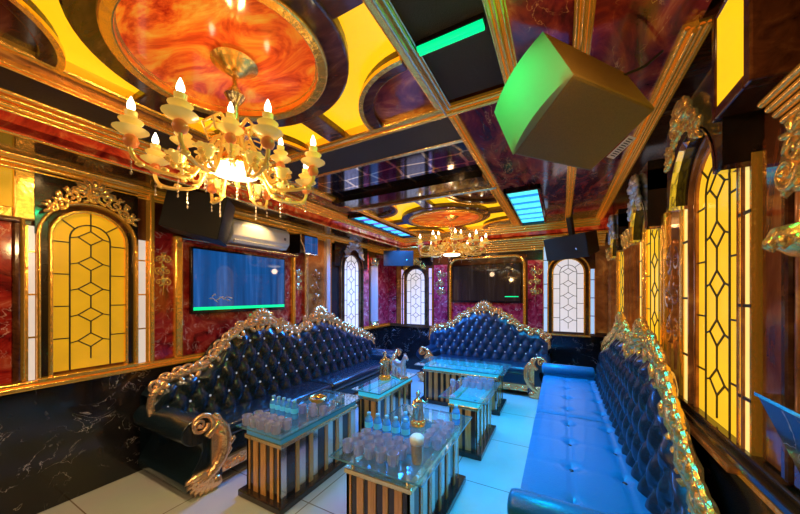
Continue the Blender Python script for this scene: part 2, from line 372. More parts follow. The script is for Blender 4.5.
# ------------------------------------------------------------------ windows
def arch(w, z0, zs, n=14):
    """outline of an arched opening, from bottom left up over and down to bottom right"""
    p = [(-w, z0)] + [(-w*math.cos(PI*i/n), zs+w*math.sin(PI*i/n)) for i in range(n+1)] + [(w, z0)]
    return p
def window(side, s, w, z0, z1, pane, d=.05, bars=True, crest='gold_carved', hood=None, frame='gold', fw=.055, crest_w=.42, crest_h=.2, crest_d=.1):
    root = struct(nm('window'), wall_pt(side, s, 0, 0), RZ[side])
    r = w/2; zs = z1-r
    MB().prism(arch(r, z0, zs), 'y', -d*.4, -.004).build('pane', pane, root)
    # leading
    mb = MB(); y0, y1 = -d*.4-.005, -d*.4
    def seg(x0, za, x1, zb, t=.0038):
        a = math.atan2(zb-za, x1-x0); L = math.hypot(x1-x0, zb-za); nx, nz = -math.sin(a)*t, math.cos(a)*t
        mb.prism([(x0+nx, za+nz), (x1+nx, zb+nz), (x1-nx, zb-nz), (x0-nx, za-nz)], 'y', y0, y1)
    q = r*.56
    o = arch(q+.0045, z0, zs); i = arch(q-.0045, z0, zs); mb.ringp(o, i, 'y', y0, y1, closed=False)
    hgt = zs-z0; n = 5; st = hgt/n; a = r*.36
    hh = st*.27; a = q*.62; zc = zs+.12*q
    seg(0, zc+hh, .0005, zs+q)
    while zc-hh > z0:
        seg(-a, zc, 0, zc+hh); seg(0, zc+hh, a, zc); seg(a, zc, 0, zc-hh); seg(0, zc-hh, -a, zc)
        for sg in (-1, 1): seg(sg*a, zc, sg*q, zc-.012)
        seg(0, max(z0, zc-st+hh), .0005, zc-hh); zc -= st
    for k in range(1, 5):
        zb = z0+(z1-z0)*k*.2
        for sg in (-1, 1): seg(sg*q, zb, sg*r, zb, .004)
    for an in (.22, .5, .78): seg(q*math.cos(PI*an), zs+q*math.sin(PI*an), r*math.cos(PI*an), zs+r*math.sin(PI*an), .004)
    mb.build('leading', 'lead', root)
    # stepped arch frame
    f1 = MB().ringp(arch(r+fw*.5, z0-.02, zs), arch(r-.002, z0-.02, zs), 'y', -d, 0, closed=False)
    f1.build('frame', frame, root, bevel=.006)
    f2 = MB().ringp(arch(r+fw*1.5, z0-.03, zs), arch(r+fw*.5, z0-.03, zs), 'y', -d*.55, 0, closed=False)
    f2.build('outer_frame', 'dark_wood', root, bevel=.008)
    f3 = MB().ringp(arch(r+fw*2.0, z0-.03, zs), arch(r+fw*1.5, z0-.03, zs), 'y', -d*1.3, 0, closed=False)
    f3.build('outer_moulding', frame, root, bevel=.008)
    MB().box(-r-fw*2, r+fw*2, -.08, 0, z0-.05, z0-.02, bev=.006).build('sill', frame, root)
    if crest:
        c = crest_ornament(MB(), crest_w, crest_h, 0, int(s*10)); bmesh.ops.translate(c.bm, verts=c.bm.verts, vec=(0, -crest_d, z1+.02+fw*.8))
        c.build('crest', crest, root, smooth=True)
    if hood:                                               # black arched board standing proud of the wall
        W, ztop, dd = hood
        n = 14; rr = r+fw*2.0; inn = [(-rr*math.cos(PI*i/n), zs+rr*math.sin(PI*i/n)) for i in range(n+1)]
        out = []
        for x, z in inn:
            if z <= zs+1e-6: out.append((W/2 if x > 0 else -W/2, zs))
            else:
                k = min(W/2/abs(x) if abs(x) > 1e-6 else 99, (ztop-zs)/(z-zs)); out.append((x*k, zs+(z-zs)*k))
        out[0] = (-W/2, zs); out[-1] = (W/2, zs)
        MB().ringp(out, inn, 'y', -dd, 0, closed=False).build('frieze_board', 'black_panel', root)
        cor = MB()
        for sg in (-1, 1): cor.prism([(sg*W/2, zs+.25), (sg*W/2, ztop), (sg*W/2*.45, ztop)], 'y', -dd+.001, 0)
        cor.build('frieze_corner', 'black_panel', root)
        ed = MB().ringp([(x*.99, z-.006) for x, z in inn], [(x*.955, z-.012) for x, z in inn], 'y', -dd-.006, -dd+.02, closed=False)
        ed.build('frieze_edge', frame if side == 'L' else 'chrome', root)
        for sg in (-1, 1):
            if side == 'R': MB().box(min(sg*rr*1.02, sg*W/2), max(sg*rr*1.02, sg*W/2), -dd-.004, 0, zs-.02, zs, 0).build('frieze_edge', 'chrome', root)
    return root
WZ0, WZ1 = .95, 2.15
window('L', .915, .40, WZ0, WZ1-.03, 'pane_amber', hood=(.565, 2.42, .045), fw=.038)
window('L', 4.17, .42, WZ0-.05, WZ1+.03, 'pane_white', crest='silver', hood=(.92, 2.42, .05), frame='dark_wood', crest_h=.26)
window('F', -2.56, .40, .90, 2.02, 'pane_white', crest='gold_carved', frame='dark_wood', crest_h=.18, fw=.05)
window('F', .115, .42, .90, 2.07, 'pane_white', crest=None, frame='gold', fw=.045)
window('R', 1.90, .42, .86, 2.2, 'pane_yellow', d=.03, hood=(.66, 2.42, .11), frame='amber', fw=.035, crest='gold_carved', crest_d=.14, crest_w=.36, crest_h=.18)
window('R', 2.93, .42, .86, 2.18, 'pane_yellow', d=.03, hood=(.62, 2.42, .12), frame='gold', fw=.035, crest='silver', crest_d=.14, crest_w=.3, crest_h=.2)
window('R', 4.25, .4, .86, 2.18, 'pane_yellow', d=.03, hood=(.62, 2.42, .1), frame='gold', fw=.035, crest='silver', crest_d=.12, crest_w=.3, crest_h=.2)

# ------------------------------------------------------------------ wall panels
def relief_panel(side, s0, s1, z0, z1, mat, rel='gold_carved', seed=1, zc=None, big=1.0):
    root = struct(nm('trim'), wall_pt(side, (s0+s1)/2, 0, 0), RZ[side])
    w = s1-s0; MB().box(-w/2, w/2, -.02, 0, z0, z1).build('panel', mat, root)
    mb = MB(); r = random.Random(seed); zc = zc or z0+(z1-z0)*.62; u = min(w*.42, .09)*big
    mb.tube([(0, -.022, zc-u*3.2), (u*.15, -.024, zc-u*1.2), (-u*.1, -.024, zc+u*.8), (0, -.024, zc+u*2.4)], [u*.04, u*.09, u*.09, u*.04], 6)
    for k in range(3):
        z = zc+(k-1)*u*1.5
        for sg in (-1, 1): curl(mb, sg*u*.45, z, u*.5, PI/2*sg, sg*(1 if k % 2 else -1), u*.13, -.024)
        leaf(mb, 0, z-u*.3, u*1.3, PI/2, .4, -.024, .15); leaf(mb, 0, z, u, r.uniform(.3, 2.8), .4, -.024, .15)
    mb.build('relief', rel, root, smooth=True)
    return root
def strip(side, s0, s1, z0, z1, mat, d=.05, clips='gold'):
    root = struct(nm('trim'), wall_pt(side, (s0+s1)/2, 0, 0), RZ[side]); w = s1-s0
    MB().box(-w/2, w/2, -d, 0, z0, z1).build('light_strip', mat, root)
    if clips:
        for k in range(1, 4):
            z = z0+(z1-z0)*k/3.6
            MB().box(-w/2-.004, w/2+.004, -d-.006, 0, z-.006, z+.006).build('clip', clips, root)
        mb = MB()
        for sg in (-1, 1): mb.box(sg*w/2-.006, sg*w/2+.006, -d-.004, 0, z0, z1)
        mb.build('edge_moulding', 'gold', root)
    return root
ZL, ZU = .92, 2.02
# left wall, from near to far
panel('L', -.6, .18, ZL, 2.4, .03, 'brown_marble')
panel('L', .18, .54, ZL, ZU-.04, .02, 'red_marble')
mb = MB(); side_box(mb, 'L', .13, .18, ZL, 2.42, 0, .05); side_box(mb, 'L', .54, .575, ZL, ZU-.04, 0, .035); side_box(mb, 'L', .18, .575, ZU-.04, ZU-.01, 0, .04); trim(mb, 'dark_wood', bevel=.01)
panel('L', .18, .545, ZU+.06, 2.36, .015, 'pane_amber')
mb = MB(); side_box(mb, 'L', .545, .645, ZU-.01, 2.42, 0, .035); side_box(mb, 'L', .18, .545, 2.36, 2.42, 0, .035); side_box(mb, 'L', .18, .545, ZU-.01, ZU+.06, 0, .035); side_box(mb, 'L', .578, .594, ZL, ZU-.01, 0, .04); trim(mb, 'gold', bevel=.008)
strip('L', .6, .642, ZL, 1.97, 'strip_white', d=.03)
panel('L', .645, .70, ZL, ZU, .03, 'black_panel')
panel('L', 1.13, 1.19, ZL, ZU, .03, 'black_panel')
strip('L', 1.2, 1.262, ZL, 1.97, 'strip_white', d=.03)
mb = MB(); side_box(mb, 'L', 1.268, 1.305, ZL, 2.42, 0, .08); trim(mb, 'gold', bevel=.01)
relief_panel('L', 1.305, 1.47, ZL, ZU+.05, 'red_marble', 'gold_carved', 3, 1.72)
mb = MB(); side_box(mb, 'L', 1.47, 1.54, ZL, 2.05, 0, .06); trim(mb, 'gold', bevel=.015)
panel('L', 1.54, 2.86, ZL, 2.02, .02, 'red_marble')
mb = MB(); side_box(mb, 'L', 2.86, 2.91, ZL, 2.05, 0, .06); trim(mb, 'gold', bevel=.015)
relief_panel('L', 2.91, 3.07, ZL, 2.05, 'red_marble', 'gold_pale', 5, 1.7)
mb = MB(); side_box(mb, 'L', 3.07, 3.13, ZL, 2.3, 0, .07); trim(mb, 'gold_pale', bevel=.015)
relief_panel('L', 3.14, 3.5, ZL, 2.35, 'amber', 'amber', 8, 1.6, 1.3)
mb = MB(); side_box(mb, 'L', 3.5, 3.58, ZL, 2.36, 0, .08); trim(mb, 'silver', bevel=.015)
mb = MB(); side_box(mb, 'L', 3.58, 3.63, ZL, 2.36, 0, .06); trim(mb, 'gold', bevel=.015)
panel('L', 3.63, 3.9, ZL, ZU, .02, 'black_panel')
panel('L', 4.46, 4.72, ZL, 2.3, .02, 'pink_marble')
def column(side, s, r, z0, z1, mat, cap='gold'):
    root = struct(nm('trim'), wall_pt(side, s, 0, 0), RZ[side])
    mb = MB(); n = 40
    rows = []
    for z in (z0+.08, z1-.14):
        rows.append([((r-.12*r*(k % 2))*math.cos(2*PI*k/n), -r*.6+(r-.12*r*(k % 2))*math.sin(2*PI*k/n), z) for k in range(n)])
    mb.grid(rows, wrap=True); mb.build('shaft', mat, root)
    MB().lathe([(r*1.35, z0), (r*1.35, z0+.03), (r*1.1, z0+.05), (r*1.2, z0+.08)], (0, -r*.6, 0)).build('base', cap, root, smooth=True)
    mb = MB().lathe([(r*1.05, z1-.15), (r*1.2, z1-.13), (r*1.05, z1-.11), (r*1.5, z1-.03), (r*1.6, z1), (r*1.2, z1)], (0, -r*.6, 0))
    for k in range(8):
        a = 2*PI*k/8; mb.blob((r*1.2*math.cos(a), -r*.6+r*1.2*math.sin(a), z1-.07), (r*.28, r*.28, .05), sub=1)
    mb.build('capital', cap, root, smooth=True)
    return root
column('L', 4.86, .075, ZL, 2.2, 'silver', 'gold_pale')
panel('L', 5.0, 5.46, ZL, 2.3, .02, 'pink_marble')
# far wall, from left to right
panel('F', -3.19, -3.02, ZL-.02, 2.3, .02, 'pink_marble')
relief_panel('F', -3.0, -2.9, ZL-.02, 2.25, 'amber', 'gold_carved', 11)
strip('F', -2.88, -2.81, ZL-.02, 2.02, 'strip_violet', clips='lead')
strip('F', -2.27, -2.2, ZL-.02, 2.02, 'strip_violet', clips='lead')
panel('F', -2.8, -2.78, ZL-.02, 2.3, .03, 'lead')
relief_panel('F', -2.17, -1.9, ZL-.02, 2.08, 'pink_marble', 'gold_pale', 13, 1.72, 1.2)
panel('F', -1.86, -.52, ZL-.02, 1.36, .02, 'pink_marble')
panel('F', -1.86, -.52, 1.36, 2.2, .015, 'dark_wood')
relief_panel('F', -.48, -.25, ZL-.02, 2.08, 'pink_marble', 'gold_pale', 15, 1.72, 1.2)
panel('F', -1.88, -.25, 2.1, 2.42, .01, 'black_panel')
panel('F', -2.9, -2.2, 2.08, 2.42, .01, 'black_panel')
strip('F', -.24, -.17, ZL-.02, 2.3, 'strip_blue', clips='lead')
panel('F', -.165, -.12, ZL-.02, 2.3, .03, 'lead')
panel('F', .345, .40, ZL-.02, 2.2, .03, 'dark_wood')
strip('F', .41, .47, ZL-.02, 1.9, 'strip_blue', clips='lead')
# gilt arch frame around the far screen
fp = []
xs0, xs1, zb, zt, rc = -1.83, -.53, ZL, 2.17, .16
for i in range(2): fp.append((xs0, YF-.05, zb if i == 0 else zt-rc))
for i in range(1, 7): a = PI-PI/2*i/6; fp.append((xs0+rc+rc*math.cos(a), YF-.05, zt-rc+rc*math.sin(a)))
for i in range(7): a = PI/2-PI/2*i/6; fp.append((xs1-rc+rc*math.cos(a), YF-.05, zt-rc+rc*math.sin(a)))
fp.append((xs1, YF-.05, zb))
trim(MB().tube(fp, .024, 10), 'gold', smooth=True)
# right wall, from near to far
panel('R', -.2, 1.16, ZL, 2.4, .02, 'brown_marble')
panel('R', 1.40, 1.55, ZL, 2.05, .015, 'brown_marble')
mb = MB(); side_box(mb, 'R', 1.36, 1.40, ZL, 2.05, 0, .04); trim(mb, 'dark_wood', bevel=.012)
strip('R', 1.575, 1.655, .76, 2.02, 'strip_yellow', d=.03, clips='lead')
strip('R', 2.175, 2.255, .86, 1.98, 'strip_yellow', d=.03, clips='lead')
relief_panel('R', 2.31, 2.58, ZL, 2.02, 'amber', 'amber', 23, 1.5, 1.6)
mb = MB(); side_box(mb, 'R', 2.27, 2.31, ZL, 2.05, 0, .04); side_box(mb, 'R', 2.585, 2.615, ZL, 2.05, 0, .04); trim(mb, 'gold', bevel=.012)
strip('R', 3.24, 3.31, .86, 1.98, 'strip_yellow', d=.03, clips='lead')
panel('R', 3.32, 3.95, ZL, 2.4, .012, 'amber'); panel('R', 4.52, 5.45, ZL, 2.4, .012, 'amber'); panel('F', .48, .64, ZL, 2.3, .012, 'amber')
for s in (3.42, 3.56, 3.7, 4.65, 4.8): column('R', s, .055, ZL, 2.1, 'amber', 'gold_carved')
relief_panel('R', 4.9, 5.35, ZL, 2.2, 'amber', 'gold_carved', 27, 1.7, 1.5)
# near pilaster on the right wall with its gilt capital and bracket
def near_pilaster():
    root = struct(nm('trim'), wall_pt('R', 1.19, 0, 0), RZ['R'])
    MB().box(-.11, .11, -.04, 0, 1.9, 2.55, bev=.01).build('upper_block', 'black_panel', root)
    MB().box(-.17, .13, -.03, 0, ZL, 1.9, bev=.01).build('shaft', 'brown_marble', root)
    mb = MB()
    for k in range(5): mb.tube([(-.12+.05*k, -.032, 1.0), (-.12+.05*k, -.032, 1.85)], .014, 8)
    mb.build('fluting', 'amber', root, smooth=True)
    mb = MB()
    for q, (x, z, r) in enumerate(((-.12, 1.86, .055), (.0, 1.92, .075), (-.03, 1.8, .06), (.08, 1.85, .07), (-.02, 2.0, .06), (-.12, 1.97, .045))):
        curl(mb, x, z, r, q*1.3, 1 if q % 2 else -1, .014, -.06+.008*q, 1.5, 8)
        for j in range(6): leaf(mb, x, z, r*1.5, j*1.05+q, .42, -.05, .2)
    mb.blob((0, -.03, 1.84), (.12, .04, .12), sub=2)
    mb.build('capital', 'gold_carved', root, smooth=True)
    mb = MB()
    for k in range(4): mb.tube([(-.16-.004*k, -.05-.014*k, 2.03+.022*k), (.12, -.05-.014*k, 2.03+.022*k)], .011, 8)
    mb.build('cornice', 'gold', root, smooth=True)
    mb = MB().lathe([(.02, 1.60), (.05, 1.61), (.085, 1.64), (.095, 1.665), (.085, 1.69), (.05, 1.70)], (-.06, -.03, 0), 24)
    for k in range(9): a = PI*k/8+PI; mb.blob((-.06+.085*math.cos(a), -.03+.085*math.sin(a), 1.65), (.018, .018, .025), sub=1)
    mb.build('bracket', 'gold_carved', root, smooth=True)
    MB().hexa([(-.05, -.035, .92), (.13, -.035, .92), (.13, -.0, .92), (-.05, -.0, .92), (-.10, -.13, 1.2), (.13, -.13, 1.2), (.13, -.0, 1.2), (-.10, -.0, 1.2)]).build('pedestal', 'black_marble', root)
    MB().box(-.105, .13, -.136, 0, 1.2, 1.21).build('pedestal_rim', 'chrome', root)
near_pilaster()
# yellow light box high on the right wall with its dark frame
root = struct(nm('trim'), wall_pt('R', 1.48, 0, 0), RZ['R'])
MB().box(-.103, .097, -.12, 0, 2.215, 2.555).build('light_panel', 'yellow_glow', root)
mb = MB(); mb.box(-.133, -.103, -.127, 0, 2.17, 2.585); mb.box(.097, .14, -.127, 0, 2.17, 2.585); mb.box(-.103, .097, -.127, 0, 2.17, 2.215); mb.box(-.103, .097, -.127, 0, 2.555, 2.585)
mb.build('panel_frame', 'dark_wood', root, bevel=.006)

# ------------------------------------------------------------------ ceiling
def ctrim(mb, mat, smooth=False, bevel=0): return trim(mb, mat, smooth, bevel)
def moulding(p0, p1, prof_w, z, mat='gold', steps=3, drop=.016):
    """stepped gilt moulding on the ceiling between two plan points"""
    mb = MB(); dx, dy = p1[0]-p0[0], p1[1]-p0[1]; L = math.hypot(dx, dy); nx, ny = -dy/L, dx/L
    h = prof_w/2; r = prof_w/6.2; hz = z-drop
    mb.hexa([(p0[0]+nx*h, p0[1]+ny*h, z), (p1[0]+nx*h, p1[1]+ny*h, z), (p1[0]-nx*h, p1[1]-ny*h, z), (p0[0]-nx*h, p0[1]-ny*h, z),
             (p0[0]+nx*h, p0[1]+ny*h, hz), (p1[0]+nx*h, p1[1]+ny*h, hz), (p1[0]-nx*h, p1[1]-ny*h, hz), (p0[0]-nx*h, p0[1]-ny*h, hz)])
    for k in range(steps):
        q = (k-(steps-1)/2)*prof_w*.92/steps; zz = hz-(drop*.8 if steps > 2 and k == steps//2 else 0)
        mb.tube([(p0[0]+nx*q, p0[1]+ny*q, zz), (p1[0]+nx*q, p1[1]+ny*q, zz)], prof_w*.4/steps, 10)
    return trim(mb, mat, smooth=True)
def coffer(x0, x1, y0, y1, rx, ry, cr):
    cx, cy = (x0+x1)/2, (y0+y1)/2
    root = struct(nm('trim'), (cx, cy, ZC)); hx, hy = (x1-x0)/2, (y1-y0)/2
    MB().box(-hx, hx, -hy, hy, .03, .05).build('light_panel', 'yellow_glow', root)
    n = 56
    el = lambda a, b: [(a*math.cos(2*PI*k/n), b*math.sin(2*PI*k/n)) for k in range(n)]
    MB().ringp(el(rx+.12, ry+.12), el(rx, ry), 'z', -.03, .03).build('ring', 'dark_wood', root, bevel=.012)
    MB().ringp(el(rx+.02, ry+.02), el(rx-.03, ry-.03), 'z', -.045, .0).build('ring_moulding', 'gold', root, bevel=.008)
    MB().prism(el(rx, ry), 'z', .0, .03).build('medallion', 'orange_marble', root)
    MB().ringp(el(rx*.93, ry*.93), el(rx*.915, ry*.915), 'z', -.006, .0).build('medallion_inlay', 'gold_pale', root)
    for sx, sy in ((1, 0), (-1, 0), (0, 1), (0, -1)):
        if sx: MB().box(min(sx*(rx+.08), sx*hx), max(sx*(rx+.08), sx*hx), -.07, .07, -.02, .03).build('spoke', 'dark_wood', root, bevel=.008)
        else: MB().box(-.07, .07, min(sy*(ry+.08), sy*hy), max(sy*(ry+.08), sy*hy), -.02, .03).build('spoke', 'dark_wood', root, bevel=.008)
    for sx in (-1, 1):
        for sy in (-1, 1):
            q = lambda r: [(sx*hx-sx*r*math.cos(PI/2*k/14), sy*hy-sy*r*math.sin(PI/2*k/14)) for k in range(15)]
            MB().prism([(sx*hx, sy*hy)]+q(cr), 'z', -.0, .03).build('corner_disc', 'corner_marble' if sx > 0 else 'dark_wood', root)
            MB().ringp(q(cr+.07), q(cr), 'z', -.03, .03, closed=False).build('corner_ring', 'dark_wood', root, bevel=.008)
            MB().ringp(q(cr+.085), q(cr+.06), 'z', -.04, -.02, closed=False).build('corner_moulding', 'gold', root)
    mb = MB(); t = .05
    mb.box(-hx-t, hx+t, hy, hy+t, -.03, .05); mb.box(-hx-t, hx+t, -hy-t, -hy, -.03, .05); mb.box(-hx-t, -hx, -hy, hy, -.03, .05); mb.box(hx, hx+t, -hy, hy, -.03, .05)
    mb.build('coffer_frame', 'gold', root, bevel=.012)
    return root
coffer(-2.10, -.64, .06, 1.64, .47, .40, .36)
ctrim(MB().box(-2.29, -2.15, .0, 1.68, ZC-.005, ZC+.05), 'amber', bevel=.01)
coffer(-2.22, -.64, 3.12, 4.92, .50, .44, .38)
# mesh strip with green tube on the right of the first coffer, plain mesh continuing to the near wall
ctrim(MB().box(-.56, -.25, YN, 1.62, ZC-.005, ZC+.02), 'mesh_black')
moulding((-.595, YN), (-.595, 1.7), .085, ZC, 'gold_pale')
moulding((-.215, YN), (-.215, 1.7), .075, ZC)
moulding((-2.3, 1.70), (-.18, 1.70), .09, ZC)
ctrim(MB().box(-2.3, -.6, YN, .0, ZC, ZC+.04), 'dark_wood')
# section between the coffers
ctrim(MB().box(-2.3, -.6, 1.745, 2.04, ZC-.02, ZC+.05), 'mesh_black')
moulding((-2.3, 2.05), (-.6, 2.05), .04, ZC-.005, 'gold_pale', 2)
ctrim(MB().box(-2.3, -.6, 2.08, 2.66, ZC, ZC+.05), 'hex')
ctrim(MB().box(-2.3, -.6, 2.66, 2.80, ZC-.06, ZC+.05), 'black')
ctrim(MB().box(-2.3, -.6, 2.80, 3.06, ZC-.03, ZC+.05), 'dark_wood')
moulding((-2.3, 3.04), (-.55, 3.04), .05, ZC-.03, 'gold_pale', 2)
moulding((-.575, 1.745), (-.575, 4.99), .06, ZC)
moulding((-2.28, 1.745), (-2.28, 4.99), .06, ZC)
# right marble band, its lengthwise gilt bar and the cornice along the right wall
ctrim(MB().box(-.56, .5, 1.74, 5.2, ZC, ZC+.05), 'ceil_marble')
ctrim(MB().box(-.18, .5, YN, 1.74, ZC, ZC+.05), 'ceil_marble')
moulding((.07, YN), (.1, 5.1), .07, ZC)
moulding((.49, 1.62), (.49, 5.2), .1, ZC, 'gold', 4, .022)
ctrim(MB().box(.49, XR, 1.62, 5.5, ZC-.01, ZC+.1), 'dark_wood')
# left band with second LED, sloping mesh, mouldings, red fascia, wood soffit
ctrim(MB().box(-2.7, -2.3, 1.7, 5.2, ZC, ZC+.05), 'ceil_marble')
mb = MB(); mb.hexa([(-2.30, YN, ZC), (-2.30, 1.7, ZC), (-2.30, 1.7, ZC+.03), (-2.30, YN, ZC+.03), (-2.60, YN, ZC-.01), (-2.60, 1.7, ZC-.01), (-2.60, 1.7, ZC+.02), (-2.60, YN, ZC+.02)]); ctrim(mb, 'mesh_black')
moulding((-2.285, YN), (-2.285, 1.7), .045, ZC-.005, 'gold')
mb = MB()
for k, (x, z) in enumerate(((-2.60, 2.585), (-2.625, 2.56), (-2.64, 2.53), (-2.65, 2.505))): mb.tube([(x, YN, z), (x, 5.2, z)], .016, 8)
ctrim(mb, 'gold', smooth=True)
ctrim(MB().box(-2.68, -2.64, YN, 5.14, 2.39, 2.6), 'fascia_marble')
mb = MB(); mb.tube([(-2.66, YN, 2.395), (-2.66, 5.1, 2.395)], .014, 8); ctrim(mb, 'gold', smooth=True)
ctrim(MB().box(XL, -2.64, YN, 5.5, 2.40, 2.44), 'dark_wood')
mb = MB()
for k, (x, z) in enumerate(((-3.17, 2.34), (-3.15, 2.37), (-3.12, 2.395), (-3.08, 2.4))): mb.tube([(x, YN, z), (x, 5.46, z)], .017, 8)
ctrim(mb, 'gold', smooth=True)
# far soffit
ctrim(MB().box(-2.66, XR, 5.1, 5.14, 2.39, 2.6), 'fascia_marble')
mb = MB()
for k, (y, z) in enumerate(((5.06, 2.585), (5.08, 2.55), (5.09, 2.51))): mb.tube([(-2.64, y, z), (.5, y, z)], .026, 8)
for k, (y, z) in enumerate(((5.09, 2.395), (5.33, 2.40), (5.37, 2.37), (5.41, 2.34), (5.45, 2.305), (5.48, 2.265))): mb.tube([(-3.1, y, z), (.6, y, z)], .02, 8)
ctrim(mb, 'gold', smooth=True)
ctrim(MB().box(-2.66, XR, 5.1, 5.5, 2.40, 2.44), 'dark_wood')
# carved gilt corner piece on the left soffit below the middle beam
mb = crest_ornament(MB(), .5, .1, 0, 4); bmesh.ops.rotate(mb.bm, verts=mb.bm.verts, matrix=Matrix.Rotation(PI/2, 3, 'Z')); bmesh.ops.translate(mb.bm, verts=mb.bm.verts, vec=(-2.63, 1.95, 2.42)); ctrim(mb, 'gold_carved', smooth=True)

# LED ceiling panels and tube
def led_panel(x0, x1, y0, y1, label, mats, violet=False):
    t = thing('led_light', label, 'ceiling light', ((x0+x1)/2, (y0+y1)/2, ZC)); hx, hy = (x1-x0)/2, (y1-y0)/2
    mb = MB(); f = .03
    mb.box(-hx, hx, -hy, -hy+f, -.05, 0); mb.box(-hx, hx, hy-f, hy, -.05, 0); mb.box(-hx, -hx+f, -hy, hy, -.05, 0); mb.box(hx-f, hx, -hy, hy, -.05, 0)
    mb.build('frame', 'black', t, bevel=.004)
    MB().box(-hx+f, hx-f, -hy+f, hy-f, -.012, -.002).build('backing', 'led_violet' if violet else 'led_blue', t)
    n = 6
    for k in range(n):
        y = -hy+f+(2*hy-2*f)*(k+.5)/n
        MB().box(-hx+f, hx-f, y-.07, y+.07, -.022, -.012).build('led_bar', mats[k % len(mats)], t)
    return t
led_panel(-.52, -.17, 3.25, 4.9, 'bright cyan LED ceiling panel above the blue lit bench sofa on the right', ['led_cyan'])
led_panel(-2.58, -2.30, 3.3, 4.95, 'blue and violet LED ceiling panel above the long sofa on the left', ['led_sky'], True)
t = thing('led_tube', 'bright green LED tube light across the black mesh ceiling strip', 'ceiling light', (-.405, 1.195, ZC-.01))
MB().box(-.145, .145, -.024, .024, -.02, 0).build('housing', 'black', t)
mb = MB()
for dy in (-.011, .011): mb.tube([(-.14, dy, -.026), (.14, dy, -.026)], .012, 8)
mb.build('tube', 'led_green', t, smooth=True)

